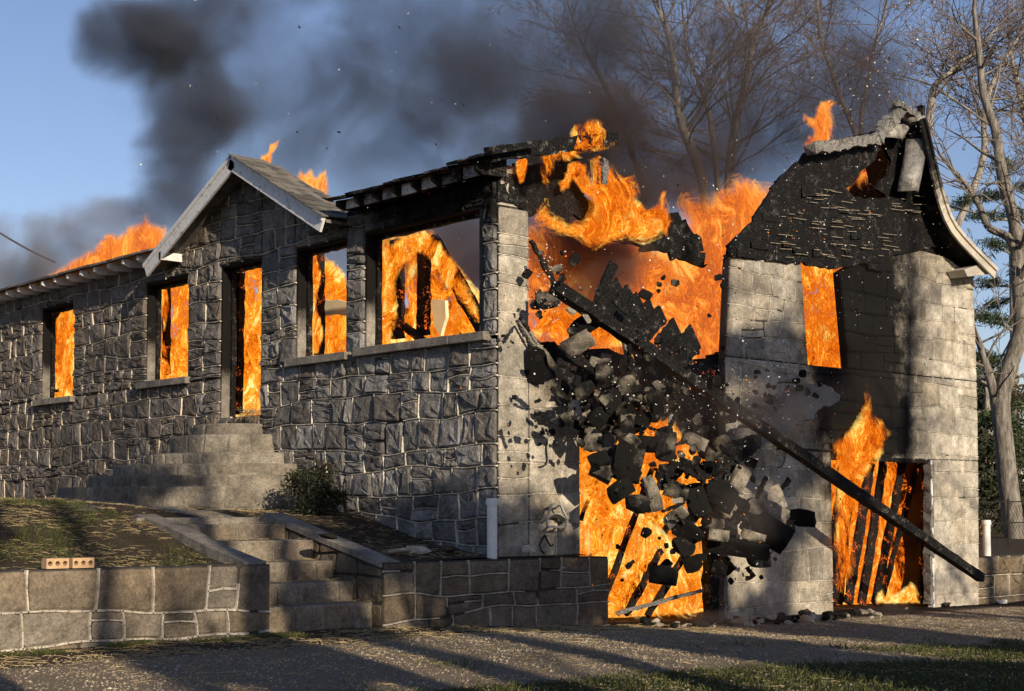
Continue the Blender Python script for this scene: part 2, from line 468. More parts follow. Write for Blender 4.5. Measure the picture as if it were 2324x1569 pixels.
ys = [-.22] + lin(0, ST_Y1, 11) + lin(ST_Y1, 9, 30)[1:] + [10, 12, 14, 16.5, 24, 40]
o = grid_mesh(xs, ys, tz, lambda x, y: (ST_X0 < x < ST_X1 and y < ST_Y1) or (x > 0.02 and y > 0), lawn_col).build('terrace', M['ground'], smooth=True)
tag(o, kind='structure')

# ------------------------------------------------------------------ stonework
def clip(poly, a, b):                    # keep left of a->b
    out = []
    for i in range(len(poly)):
        p, q = poly[i], poly[(i + 1) % len(poly)]
        dp = (b[0] - a[0]) * (p[1] - a[1]) - (b[1] - a[1]) * (p[0] - a[0])
        dq = (b[0] - a[0]) * (q[1] - a[1]) - (b[1] - a[1]) * (q[0] - a[0])
        if dp >= 0: out.append(p)
        if (dp >= 0) != (dq >= 0):
            t = dp / (dp - dq); out.append((p[0] + (q[0] - p[0]) * t, p[1] + (q[1] - p[1]) * t))
    return out
def clip_conv(poly, conv):
    for i in range(len(conv)):
        poly = clip(poly, conv[i], conv[(i + 1) % len(conv)])
        if len(poly) < 3: return []
    return poly
def area(poly):
    return .5 * sum(poly[i][0] * poly[(i + 1) % len(poly)][1] - poly[(i + 1) % len(poly)][0] * poly[i][1] for i in range(len(poly)))
def inside(p, conv):
    return all((b[0] - a[0]) * (p[1] - a[1]) - (b[1] - a[1]) * (p[0] - a[0]) >= -1e-6 for a, b in zip(conv, conv[1:] + conv[:1]))
def clip_seg(a, b, conv):
    t0, t1 = 0.0, 1.0
    for p, q in zip(conv, conv[1:] + conv[:1]):
        da = (q[0] - p[0]) * (a[1] - p[1]) - (q[1] - p[1]) * (a[0] - p[0]); db = (q[0] - p[0]) * (b[1] - p[1]) - (q[1] - p[1]) * (b[0] - p[0])
        if da < 0 and db < 0: return None
        if da < 0: t0 = max(t0, da / (da - db))
        elif db < 0: t1 = min(t1, da / (da - db))
    if t1 - t0 < 1e-3: return None
    f = lambda t: (a[0] + (b[0] - a[0]) * t, a[1] + (b[1] - a[1]) * t)
    return f(t0), f(t1)
def inset(poly, g):
    n = len(poly); out = []
    for i in range(n):
        p0, p, p1 = Vector(poly[i - 1]), Vector(poly[i]), Vector(poly[(i + 1) % n])
        e0 = (p - p0); e1 = (p1 - p)
        if e0.length < 1e-6 or e1.length < 1e-6: out.append(tuple(p)); continue
        n0 = Vector((-e0.y, e0.x)).normalized(); n1 = Vector((-e1.y, e1.x)).normalized()
        m = n0 + n1
        m = m.normalized() if m.length > .2 else n0
        out.append(tuple(p + m * (g / max(m.dot(n0), .45))))
    return out
def clean(poly, eps=.012):
    out = []
    for p in poly:
        if not out or math.hypot(p[0] - out[-1][0], p[1] - out[-1][1]) > eps: out.append(p)
    if len(out) > 2 and math.hypot(out[0][0] - out[-1][0], out[0][1] - out[-1][1]) < eps: out.pop()
    return out
def stone_mesh(poly, to3, depth, rough, rnd, colf, gap=.014):
    """One block: outline rounded at the corners, sides, pitched edge and an uneven face."""
    p = clean(poly)
    if len(p) < 3 or area(p) < .004: return None
    p = inset(p, gap)
    if area(p) < .003: return None
    q = []
    n = len(p)
    for i in range(n):
        a, b, c = Vector(p[i - 1]), Vector(p[i]), Vector(p[(i + 1) % n])
        u, w = (a - b), (c - b)
        if u.length < .02 or w.length < .02 or u.normalized().dot(w.normalized()) < -.8: q.append(tuple(b)); continue
        r = min(.022, u.length * .3, w.length * .3)
        q.append(tuple(b + u.normalized() * r)); q.append(tuple(b + w.normalized() * r))
    p = q; n = len(p)
    cx = sum(a[0] for a in p) / n; cy = sum(a[1] for a in p) / n
    tone = rnd.random(); warm = rnd.random() ** 2
    tilt = (rnd.uniform(-1, 1) * rough * 1.0, rnd.uniform(-1, 1) * rough * 1.0)
    sx = max(abs(a[0] - cx) for a in p) or 1; sy = max(abs(a[1] - cy) for a in p) or 1
    def dp(s, z): return depth + tilt[0] * (s - cx) / sx + tilt[1] * (z - cy) / sy
    vs = [to3(a[0], a[1], -.012) for a in p]
    vs += [to3(a[0], a[1], max(.004, dp(*a) * .55 + rnd.uniform(-.3, .3) * rough)) for a in p]
    ring = [(cx + (a[0] - cx) * .86, cy + (a[1] - cy) * .86) for a in p]
    vs += [to3(a[0], a[1], max(.008, dp(*a) + rnd.uniform(-.7, .7) * rough)) for a in ring]
    ring = [(cx + (a[0] - cx) * .45 + rnd.uniform(-.02, .02), cy + (a[1] - cy) * .45 + rnd.uniform(-.02, .02)) for a in p]
    vs += [to3(a[0], a[1], dp(*a) * 1.08 + rnd.uniform(-1, 1) * rough) for a in ring]
    vs.append(to3(cx, cy, dp(cx, cy) * 1.1 + rnd.uniform(-1, 1) * rough))
    fs = []
    for k in range(3):
        for i in range(n):
            j = (i + 1) % n
            fs.append((k * n + i, k * n + j, (k + 1) * n + j, (k + 1) * n + i))
    for i in range(n): fs.append((3 * n + i, 3 * n + (i + 1) % n, 4 * n))
    return vs, fs, [colf(v, tone, warm) for v in vs], abs(area(p)), (cx, cy)
def courses(z0, z1, hmin, hmax, rnd):
    zs = [z0]
    while zs[-1] < z1: zs.append(zs[-1] + rnd.uniform(hmin, hmax))
    return zs
def lay_wall(panels, to3, hr, wr, rnd, depth, rough, colf, wave=.05, beads=True, bead_r=.011, cs=None, split=.25, bead_out=.012, gap=.014):
    """Courses of stone in convex panels of a wall; returns stones and the raised mortar beads."""
    lo = min(p[1] for q in panels for p in q); hi = max(p[1] for q in panels for p in q)
    cs = cs or courses(lo - .05, hi + .1, *hr, rnd)
    off = rnd.uniform(0, 99)
    def cv(k, s):
        return cs[k] + wave * (mnoise.noise(Vector((s * .55 + k * 3.1, off, 0))) * 1.6 + mnoise.noise(Vector((s * 1.7, off + k * 1.7, 5))) * .7)
    stones, lines = [], []
    for conv in panels:
        if area(conv) < 0: conv = conv[::-1]
        s0 = min(p[0] for p in conv); s1 = max(p[0] for p in conv)
        z0 = min(p[1] for p in conv); z1 = max(p[1] for p in conv)
        for k in range(len(cs) - 1):
            if cs[k + 1] + wave * 2 < z0 or cs[k] - wave * 2 > z1: continue
            cuts = [s0]
            while cuts[-1] < s1:
                w = rnd.uniform(*wr)
                if s1 - cuts[-1] - w < wr[0] * .6: w = s1 - cuts[-1]
                cuts.append(cuts[-1] + w + 1e-6)
                if cuts[-1] >= s1 - 1e-4: break
            tl = [c + rnd.uniform(-.045, .045) if 0 < i < len(cuts) - 1 else c for i, c in enumerate(cuts)]
            for i in range(len(cuts) - 1):
                a, b, ta, tb = cuts[i], cuts[i + 1], tl[i], tl[i + 1]
                bot = [(a + (b - a) * t, cv(k, a + (b - a) * t)) for t in (0, .5, 1)]
                top = [(ta + (tb - ta) * t, cv(k + 1, ta + (tb - ta) * t)) for t in (0, .5, 1)]
                cells = [(bot, top)]
                if rnd.random() < split and (b - a) > wr[0] * .9:
                    f = rnd.uniform(.35, .65)
                    mid = [(bot[j][0] + (top[j][0] - bot[j][0]) * f, bot[j][1] + (top[j][1] - bot[j][1]) * f + rnd.uniform(-.02, .02)) for j in range(3)]
                    cells = [(bot, mid), (mid, top)]
                    lines.append((mid, conv))
                for bo, to in cells:
                    poly = clip_conv(bo + to[::-1], conv)
                    if len(poly) < 3: continue
                    st = stone_mesh(poly, to3, depth * rnd.uniform(.7, 1.35), rough, rnd, colf, gap)
                    if st: stones.append(st)
                if i: lines.append(([bot[0], ((bot[0][0] + top[0][0]) / 2 + rnd.uniform(-.012, .012), (bot[0][1] + top[0][1]) / 2), top[0]], conv))
            n = max(2, int((s1 - s0) / .12))
            lines.append(([(s, cv(k, s)) for s in lin(s0, s1, n)], conv))
    mb = MB()
    if beads:
        for pl, conv in lines:
            for a, b in zip(pl, pl[1:]):
                sg_ = clip_seg(a, b, conv)
                if not sg_: continue
                a, b = sg_
                m = ((a[0] + b[0]) / 2, (a[1] + b[1]) / 2)
                if mnoise.noise(Vector((m[0] * 2.3, m[1] * 2.3, off))) > .47: continue      # lost pointing
                d = Vector((b[0] - a[0], b[1] - a[1]))
                if d.length < 1e-4: continue
                q = Vector((-d.y, d.x)).normalized() * bead_r * rnd.uniform(.8, 1.2); e = d.normalized() * .004
                aa, bb = (a[0] - e.x, a[1] - e.y), (b[0] + e.x, b[1] + e.y)
                h = depth * .55 + bead_out
                vs = []
                for c in (aa, bb):
                    vs += [to3(c[0] - q.x * 1.3, c[1] - q.y * 1.3, -.005), to3(c[0] - q.x * .6, c[1] - q.y * .6, h), to3(c[0] + q.x * .6, c[1] + q.y * .6, h), to3(c[0] + q.x * 1.3, c[1] + q.y * 1.3, -.005)]
                mb.add(vs, [(0, 4, 5, 1), (1, 5, 6, 2), (2, 6, 7, 3), (0, 1, 2, 3), (7, 6, 5, 4)], [colf(v, .5, .4) for v in vs])
    return stones, mb
def link_stones(stones, mat, parent, name='stone'):
    for vs, fs, cs, a, c in stones:
        MB().add(vs, fs, cs).build(name, mat, parent)
def ell(p, q, items):
    s = 0
    for cx, cy, rx, ry, w in items:
        d = ((p - cx) / rx) ** 2 + ((q - cy) / ry) ** 2
        s = max(s, w * math.exp(-d))
    return s

house = empty('stone_house')
tag(house, 'burning grey stone house with collapsing end wall, white porch gable and roof on fire', 'house')

# front wall (plane X = 0, coordinate s = Y)
SOOT_F = [(1.2, 5.15, 1.7, .30, 1.3), (.1, 5.0, .35, .55, 1.0), (3.5, 5.12, .8, .22, .5), (5.2, 6.2, 1.0, .5, .32), (11.5, 5.05, .8, .18, .3)]
def fcol(v, tone, warm):
    y, z = v[1], v[2]
    left = sstep(3.0, 8, y)
    return (min(1, tone * .62 + .26 - .22 * left + .14 * sstep(3.6, 5, z)), min(1, warm * .5 + .45 * left), ell(y, z, SOOT_F))  # higher stones paler: sunlight on the upper wall is put into their tone
f3 = lambda s, z, d: Vector((-d, s, z))
W = {'w1': (10.85, 12.15, 3.35, 4.97), 'w2': (7.0, 8.33, 3.42, 4.97), 'door': (4.97, 6.08, 2.77, 4.97), 'w3': (2.93, 4.12, 3.47, 4.97), 'w4': (.21, 2.55, 3.49, 4.97)}
GA, GS = (5.19, 6.30), .485
def ftop(y): return max(5.24, GA[1] - abs(y - GA[0]) * GS)
gl, gr = GA[0] + (GA[1] - 5.24) / GS, GA[0] - (GA[1] - 5.24) / GS
cuts = sorted({0.0, .21, 2.55, 2.93, 4.12, 4.97, 6.08, 7.0, 8.33, 10.85, 12.15, 16.0, GA[0], gl, gr})
fpan = []
for a, b in zip(cuts, cuts[1:]):
    m = (a + b) / 2
    op = [w for w in W.values() if w[0] <= m <= w[1]]
    g0 = min(tz(-.05, a), tz(-.05, b)) - .12
    if op:
        fpan.append([(a, g0), (b, g0), (b, op[0][2]), (a, op[0][2])])
        fpan.append([(a, op[0][3]), (b, op[0][3]), (b, ftop(b)), (a, ftop(a))])
    else:
        fpan.append([(a, g0), (b, g0), (b, ftop(b)), (a, ftop(a))])
fwall = MB()
for q in fpan: fwall.prism([(0, s, z) for s, z in q], (.18, 0, 0), lambda v: fcol(v, .4, .3))
front = fwall.build('front_wall', M['bed'], house)
# stone panels: merge neighbours so courses run through between openings
span = []
ed = [(0.0, .21), (.21, 2.55), (2.55, 2.93), (2.93, 4.12), (4.12, 4.97), (4.97, GA[0]), (GA[0], 6.08), (6.08, 7.0), (7.0, 8.33), (8.33, 10.85), (10.85, 12.15), (12.15, 16.0)]
GZ = lambda y: tz(-.05, y) - .1
span.append([(0, GZ(0)), (2.93, GZ(0)), (2.93, 3.42), (0, 3.42)])
span.append([(2.93, GZ(2) - .2), (4.97, GZ(3) - .1), (4.97, 3.42), (2.93, 3.42)])
span.append([(4.97, 1.4), (6.08, 1.4), (6.08, 2.77), (4.97, 2.77)])
span.append([(6.08, 1.4), (10.85, 1.4), (10.85, 3.35), (6.08, 3.35)])
span.append([(10.85, 1.45), (16, 1.45), (16, 3.35), (10.85, 3.35)])
for a, b in ed:
    m = (a + b) / 2
    op = [w for w in W.values() if w[0] <= m <= w[1]]
    if m < 4.97: lo = 3.42
    elif m < 6.08: lo = 2.77
    else: lo = 3.35
    if op: lo = op[0][3] if True else lo
    if op and op[0][2] > (3.42 if m < 4.97 else 3.35) + .02:
        span.append([(a, 3.42 if m < 4.97 else 3.35), (b, 3.42 if m < 4.97 else 3.35), (b, op[0][2]), (a, op[0][2])])
    brk = [a] + [x for x in (gr, GA[0], gl) if a + .02 < x < b - .02] + [b]
    for c, d in zip(brk, brk[1:]): span.append([(c, lo), (d, lo), (d, ftop(d)), (c, ftop(c))])
rf = random.Random(21)
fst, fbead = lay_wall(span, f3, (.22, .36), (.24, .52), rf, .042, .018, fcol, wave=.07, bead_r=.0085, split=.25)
fbead.build('mortar_joints', M['bead'], front)['kind'] = 'stuff'

# end wall (plane Y = 0, coordinate s = X)
SOOT_E = [(6.9, 3.9, 1.15, 2.8, 2.0), (1.25, 3.2, .62, .75, 1.3), (.95, 2.6, .35, .5, .55), (.2, 5.3, .25, .25, .4), (5.6, 3.3, .9, .35, .45), (4.6, 3.2, .7, .4, .35), (4.0, 4.2, .12, .6, .5), (7.6, 2.7, .9, .8, 1.3)]
def ecol(v, tone, warm):
    x, z = v[0], v[2]
    sw = 1.05 * (1 - sstep(7.2, 9.9, x)) * sstep(6.0, 6.5, x) * sstep(1.9, 2.5, z)
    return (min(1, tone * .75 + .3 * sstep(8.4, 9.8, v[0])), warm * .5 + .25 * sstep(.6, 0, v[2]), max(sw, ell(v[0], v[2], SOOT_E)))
e3 = lambda s, z, d: Vector((s, -d, z))
epan = [
    [(0, .35), (.47, .35), (.47, 4.93), (0, 4.93)], [(0, 4.93), (.27, 4.93), (.27, 5.42), (0, 5.42)],
    [(.47, .35), (1.29, .35), (1.29, 2.3), (1.15, 2.9), (.8, 3.3), (.47, 3.5)],
    [(3.95, -.15), (6.23, -.15), (6.23, 3.47), (3.95, 3.47)], [(3.96, 3.47), (5.73, 3.47), (5.59, 4.89), (4.07, 4.84)],
    [(6.23, 2.19), (10.08, 2.22), (10.08, 3.48), (6.23, 3.47)],
    [(6.66, 3.48), (10.08, 3.48), (10.04, 5.19), (9.21, 5.38), (8.37, 5.42), (8.03, 5.31), (6.75, 4.97), (6.49, 4.85)],
    [(8.75, -.15), (10.02, -.15), (10.08, 2.22), (8.75, 2.22)]]
ewall = MB()
for i, q in enumerate(epan):
    if i > 2: ewall.prism([(s, .002, z) for s, z in q], (0, .11, 0), lambda v: ecol(v, .4, .3))
pier = MB()
for q in epan[:3]: pier.prism([(s, .002, z) for s, z in q], (0, .32, 0), lambda v: ecol(v, .4, .3))
pier = pier.build('corner_pier', M['bed'], house)
endw = ewall.build('end_wall', M['bed'], house)
re_ = random.Random(5)
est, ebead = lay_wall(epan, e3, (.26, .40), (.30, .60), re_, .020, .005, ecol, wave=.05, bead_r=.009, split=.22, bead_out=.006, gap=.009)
ebead.build('mortar_joints', M['bead'], endw)['kind'] = 'stuff'
# the 300 that show largest are parts of their own, the rest one part
alls = []
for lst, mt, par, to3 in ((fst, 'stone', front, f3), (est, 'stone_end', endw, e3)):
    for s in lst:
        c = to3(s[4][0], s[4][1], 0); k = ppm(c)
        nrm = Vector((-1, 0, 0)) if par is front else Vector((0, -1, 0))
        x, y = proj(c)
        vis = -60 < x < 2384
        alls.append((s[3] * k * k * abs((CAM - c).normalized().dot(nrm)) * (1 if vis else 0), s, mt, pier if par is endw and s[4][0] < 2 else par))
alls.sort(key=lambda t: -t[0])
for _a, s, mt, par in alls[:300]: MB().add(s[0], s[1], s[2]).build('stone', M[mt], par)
for mt, par in (('stone', front), ('stone_end', endw), ('stone_end', pier)):
    rest = MB()
    for _a, s, m2, p2 in alls[300:]:
        if p2 is par: rest.add(s[0], s[1], s[2])
    if rest.v:
        o = rest.build('smaller_stones', M[mt], par); o['kind'] = 'stuff'

# windows and door of the front wall
def opening(name, w, sill=True, head=True):
    y0, y1, z0, z1 = w
    mb = MB()
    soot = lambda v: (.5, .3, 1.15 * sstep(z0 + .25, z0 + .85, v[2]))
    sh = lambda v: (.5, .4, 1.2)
    n = 8
    for i in range(n):
        za, zb = z0 + (z1 - z0) * i / n, z0 + (z1 - z0) * (i + 1) / n
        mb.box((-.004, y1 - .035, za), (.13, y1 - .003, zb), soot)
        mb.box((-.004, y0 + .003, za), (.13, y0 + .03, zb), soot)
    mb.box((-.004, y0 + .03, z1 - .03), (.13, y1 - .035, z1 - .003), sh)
    o = mb.build(name, M['concrete'], house)
    fr = MB()
    rr = random.Random(int(y0 * 100))
    b = .085
    for a, c in (((.165, y1 - .045, z0), (.165, y1 - .045, z1)), ((.165, y0 + .045, z0), (.165, y0 + .045, z1)), ((.165, y0 + .09, z1 - .045), (.165, y1 - .09, z1 - .045))):
        fr.bar(a, c, .075, .07, (1, 0, 0), lambda v: (.6, .25, 0), seg=9, jit=.009, rnd=rr)
    fr.build('charred_frame', M['char'], o)
    if sill:
        s = MB()
        nb = max(1, round((y1 - y0) / .6))
        for i in range(nb):
            ya = y0 - .11 + (y1 - y0 + .22) * i / nb; yb = y0 - .11 + (y1 - y0 + .22) * (i + 1) / nb - .006
            s.box((-.13, ya, z0 - .10), (.26, yb, z0 + .002 + .004 * (i % 2)), (.35 + .1 * (i % 2), .55, 0))
        so = s.build('sill', M['concrete'], o)
        bv = so.modifiers.new('bevel', 'BEVEL'); bv.width = .008; bv.segments = 2
    return o
opening('window', W['w1']); opening('window', W['w2']); opening('doorway', W['door'], sill=False); opening('window', W['w3']); opening('window', W['w4'])

# rooms behind the walls: floor, inner and far walls
MB().box((.34, .35, 2.45), (9.7, 15.6, 2.62)).build('floor_slab', M['soot_wall'], house)
MB().box((9.72, .35, -.1), (10.0, 15.8, 4.7)).build('far_wall', M['soot_wall'], house)
MB().box((.34, 15.7, 1.2), (9.7, 15.98, 5.1)).build('rear_wall', M['soot_wall'], house)
MB().box((3.6, 4.6, -.12), (3.72, 6.2, 2.44)).build('garage_partition', M['soot_wall'], house)
MB().box((.33, 6.3, -.12), (9.7, 6.5, 2.44)).build('garage_back_wall', M['soot_wall'], house)
MB().box((.33, .34, -.12), (1.28, .6, 2.44)).build('garage_side_wall', M['soot_wall'], house)
MB().box((4.4, .36, -.12), (6.2, .6, 2.44)).build('garage_pier', M['soot_wall'], house)
def patch(pxs, X, name='plaster_patch'):
    return MB().prism([onX(x, y, X) for x, y in pxs], (.05, 0, 0)).build(name, M['plaster'], house)
patch([(715, 682), (735, 679), (750, 683), (765, 680), (790, 687), (790, 718), (760, 713), (740, 716), (714, 712)], 1.15)
patch([(978, 682), (992, 679), (1010, 682), (1012, 720), (1004, 745), (1000, 762), (990, 750), (984, 735)], 1.2)
MB().box((4.2, 5.0, 2.63), (4.35, 13.5, 4.85)).build('inner_wall', M['soot_wall'], house)
MB().box((4.6, 3.6, 2.63), (9.6, 3.75, 5.4)).build('inner_wall', M['soot_wall'], house)
# ------------------------------------------------------------------ roof, eaves, porch gable
def ragged(a, b, n, amp, rnd, drop=(0, 0, -1)):
    a, b = Vector(a), Vector(b); out = []
    for i in range(n + 1):
        out.append(a.lerp(b, i / n) + Vector(drop) * rnd.uniform(0, amp) if 0 < i < n else a.lerp(b, i / n))
    return out
rr = random.Random(31)
EZ = 5.33
PT = math.tan(math.radians(16))
deck = MB()
for i in range(30):
    y0 = 7.45 + i * .29
    dz = .012 * rr.random()
    deck.hexa([(-.44 + rr.uniform(-.02, .02), y0, EZ + dz), (3.0, y0, EZ + 3.44 * PT), (3.0, y0 + .285, EZ + 3.44 * PT), (-.44 + rr.uniform(-.02, .02), y0 + .285, EZ + dz),
               (-.44, y0, EZ + .035 + dz), (3.0, y0, EZ + .035 + 3.44 * PT), (3.0, y0 + .285, EZ + .035 + 3.44 * PT), (-.44, y0 + .285, EZ + .035 + dz)], (.3 + .3 * rr.random(), .5, .25))
deck.build('roof_edge', M['shingle'], house)['kind'] = 'stuff'
MB().box((.02, 7.6, 5.245), (.30, 16, 5.33)).build('wall_plate', M['board'], house)
def tail(y, mat, sc=1.0, soot=0.0, z=EZ):
    mb = MB()
    x0, x1 = -.40 * sc, .05
    mb.prism([(x0, y, z - .01), (x1, y, z - .01 + .12), (x1, y, z - .10), (x0 + .10, y, z - .12), (x0, y, z - .075)], (0, .055, 0), (.5, .5, soot))
    return mb.build('rafter_tail', mat, house)
for i in range(17): tail(7.88 + .49 * i, M['paint'], 1, .05)
MB().box((-.40, 7.18, 5.17), (-.02, 7.24, 5.29), (.5, .5, 0)).build('eave_return', M['paint'], house)
# charred eave over the wide window
strip = MB()
n = 16
for i in range(n):
    y0, y1 = -.42 + i * .20, -.42 + (i + 1) * .20 - .004
    lift = .04 * rr.random() + .03 * sstep(1.0, -.4, y0)
    strip.hexa([(-.46 + rr.uniform(-.03, .05), y0, EZ + lift), (.25, y0, EZ + .2 + lift), (.25, y1, EZ + .2 + lift), (-.46 + rr.uniform(-.03, .05), y1, EZ + lift),
                (-.46, y0, EZ + .03 + lift), (.25, y0, EZ + .24 + lift), (.25, y1, EZ + .24 + lift), (-.46, y1, EZ + .03 + lift)], (.6, .2, 0))
strip.build('charred_roof_edge', M['char'], house)
for i in range(8):
    y = -.1 + i * .385
    tail(y, M['char'], 1, 0, EZ + .02)
    if i < 7:
        MB().box((-.30, y + .085, EZ - .10 + .02 * rr.random()), (-.27, y + .355, EZ + .03), (.5, .5, .22 + .35 * rr.random() + .25 * (i < 2))).build('eave_block', M['paint'], house)
MB().box((-.012, -.02, 4.975), (.30, 2.95, 5.30), (.5, .12, 0)).build('charred_lintel', M['char'], house)
# porch gable
AP = onX(525, 352, -.40); FL = onX(330, 597, -.40); FR = onX(735, 492, -.40)
def barge(a, b, name):
    mb = MB()
    d = (b - a).normalized(); up = Vector((0, -d.z, d.y));
    if up.z < 0: up = -up
    for (o0, o1, xo, th) in ((-.205, -.055, -.40, .035), (-.055, .005, -.425, .06)):
        p = [a + up * o0, b + up * o0, b + up * o1, a + up * o1]
        mb.prism([Vector((xo, q.y, q.z)) for q in p], (th, 0, 0), (.5, .5, .04))
    return mb.build(name, M['paint'], house)
barge(AP, FL + (FL - AP) * .02, 'barge_board'); barge(AP, FR, 'barge_board')
slabs = MB()
for f in (FL, FR):
    a = Vector((-.36, AP.y, AP.z - .03)); b = Vector((-.36, f.y, f.z - .03))
    dX = .5 if f is FL else .75
    slabs.prism([a, b, b + Vector((dX * (1 if f is FL else .95), 0, 0)), a + Vector((dX, 0, 0))], (0, 0, -.04), (.4, .4, .4))
slabs.build('porch_roof_deck', M['board'], house)
# shingle courses on the slope that faces the end wall
sd_ = (FR - AP); sl = math.hypot(sd_.y, sd_.z)
ty, tz_ = sd_.y / sl, sd_.z / sl
nrm = Vector((0, tz_, -ty)); nrm = nrm if nrm.z > 0 else -nrm
def slope_pt(px):
    d = ray(*px); t = (AP - CAM).dot(nrm) / d.dot(nrm); p = CAM + d * t
    return (p.x, (p - AP).y * ty + (p - AP).z * tz_)
tri = [(-.45, -.02), (-.45, sl + .05)] + [slope_pt(q) for q in ((770, 462), (745, 445), (712, 432), (690, 415), (655, 408), (630, 393), (600, 382), (560, 362))]
nc = 11
for j in range(nc):
    a, b = sl * j / nc - .01, sl * (j + 1) / nc + .03
    band = [(-1, a), (5, a), (5, b), (-1, b)]
    # simple strip along the course with a burnt ragged far end
    far = 0
    for p, q in zip(tri[1:], tri[2:] + tri[:1]):
        mid = (a + b) / 2
        if (p[1] - mid) * (q[1] - mid) <= 0 and p[0] > -.4:
            t = (mid - p[1]) / ((q[1] - p[1]) or 1e-6); far = max(far, p[0] + t * (q[0] - p[0]))
    far = max(far, .12)
    mb = MB(); x = -.46
    while x < far:
        w = rr.uniform(.11, .19); e = min(x + w - .006, far + rr.uniform(-.05, .08))
        if e - x < .03: break
        c = (rr.random(), .5, .15 + .5 * sstep(.4, 1.4, x) * rr.random())
        def sp(xx, t, h): return Vector((xx, AP.y + ty * t, AP.z + tz_ * t)) + nrm * h
        lft = .012 + .012 * rr.random()
        mb.hexa([sp(x, a, .002), sp(e, a, .002), sp(e, b, lft), sp(x, b, lft), sp(x, a, .012), sp(e, a, .012), sp(e, b, lft + .014), sp(x, b, lft + .014)], c)
        x += w
    o = mb.build('shingle_course', M['shingle'], house); o['kind'] = 'stuff'

# burnt roof remains over the broken end wall
def timber(name, a, b, w, h, mat='char', c=(.6, .4, 0), seg=12, jit=.012, parent=None, up=(0, 0, 1), seed=1, taper=1.0):
    return MB().bar(a, b, w, h, up, c, seg, jit, random.Random(seed), taper).build(name, M[mat], parent)
timber('verge_rafter', (-.35, -.25, 5.42), onY(1395, 316, -.1), .10, .17, 'char', (.8, .6, 0), parent=house, seed=3)
timber('roof_stub', onY(1366, 420, .1), onY(1370, 362, .1), .09, .10, 'char_ash', parent=house, seed=4, seg=5)
def sheet(name, outline, plane, thick, mat, c, step=9, ragged_=.02, seed=0, curl=.0, parent=None):
    """A board-like fragment with a broken outline, uneven faces and real thickness."""
    rnd = random.Random(seed); pts = []
    n = len(outline)
    for i in range(n):
        (x1, y1), (x2, y2) = outline[i], outline[(i + 1) % n]
        m = max(1, int(math.hypot(x2 - x1, y2 - y1) / step))
        for k in range(m):
            t = k / m; j = ragged_ * 190 if k else ragged_ * 60
            pts.append((x1 + (x2 - x1) * t + rnd.uniform(-j, j), y1 + (y2 - y1) * t + rnd.uniform(-j, j)))
    P = [plane(*p) for p in pts]
    nn = (P[len(P) // 3] - P[0]).cross(P[2 * len(P) // 3] - P[0]).normalized()
    if nn.dot(CAM - P[0]) < 0: nn = -nn
    bm = bmesh.new()
    vs = [bm.verts.new(p) for p in P]
    f = bm.faces.new(vs)
    bmesh.ops.triangulate(bm, faces=[f])
    big = step * 2.2 / ppm(P[0])
    for _ in range(5):
        ed = [e for e in bm.edges if e.calc_length() > big]
        if not ed: break
        bmesh.ops.subdivide_edges(bm, edges=ed, cuts=1)
        bmesh.ops.triangulate(bm, faces=bm.faces[:])
    bmesh.ops.recalc_face_normals(bm, faces=bm.faces)
    for v in bm.verts:
        v.co += nn * (mnoise.noise(v.co * 3.1 + Vector((seed, 0, 0))) * thick * .8 + curl * mnoise.noise(v.co * .9 + Vector((0, seed, 0))))
    g = bmesh.ops.extrude_face_region(bm, geom=bm.faces[:])
    for v in g['geom']:
        if isinstance(v, bmesh.types.BMVert): v.co -= nn * thick
    bmesh.ops.recalc_face_normals(bm, faces=bm.faces)
    mb = MB()
    bm.verts.index_update()
    mb.add([v.co.copy() for v in bm.verts], [[v.index for v in f.verts] for f in bm.faces], c)
    bm.free()
    return mb.build(name, M[mat], parent)
sheet('hanging_roof_sheet', [(1168, 368), (1215, 358), (1262, 350), (1300, 352), (1318, 385), (1332, 420), (1328, 445), (1345, 470), (1340, 500), (1300, 492), (1262, 498), (1235, 480), (1212, 488), (1172, 470)], lambda x, y: onY(x, y, .45), .05, 'char', (.10, .2, 0), seed=5, parent=house, ragged_=.05)
sheet('hanging_roof_sheet', [(1340, 470), (1375, 445), (1400, 470), (1440, 462), (1475, 490), (1520, 485), (1560, 500), (1592, 540), (1602, 602), (1545, 588), (1480, 570), (1420, 552), (1370, 540)], lambda x, y: onY(x, y, .9), .05, 'char', (.35, .2, 0), seed=9, parent=house, ragged_=.05)
# blackened remains of the wall over the broken garage opening, and its lintel
sheet('charred_wall_remnant', [(1204, 770), (1260, 775), (1330, 790), (1400, 800), (1440, 830), (1500, 820), (1560, 840), (1640, 800), (1650, 1000), (1560, 1010), (1500, 985), (1440, 960), (1400, 1005), (1300, 1008), (1212, 880)], lambda x, y: onY(x, y, .16), .12, 'char', (.35, .5, 0), seed=12, parent=house, ragged_=.04)
timber('charred_post', onY(1612, 1000, .05), onY(1612, 1412, .05), .16, .14, 'char', (.9, .5, 0), parent=house, seed=14, up=(0, 1, 0), jit=.016, seg=22)
timber('charred_post', onY(1640, 1000, -.02), onY(1640, 1412, -.02), .07, .10, 'char_ash', (.9, .3, 0), parent=house, seed=15, up=(0, 1, 0), seg=20)
timber('burnt_joist', onY(1205, 545, .35), onY(1262, 650, .25), .04, .06, 'char_burn', (.5, .5, 0), parent=house, seed=16)
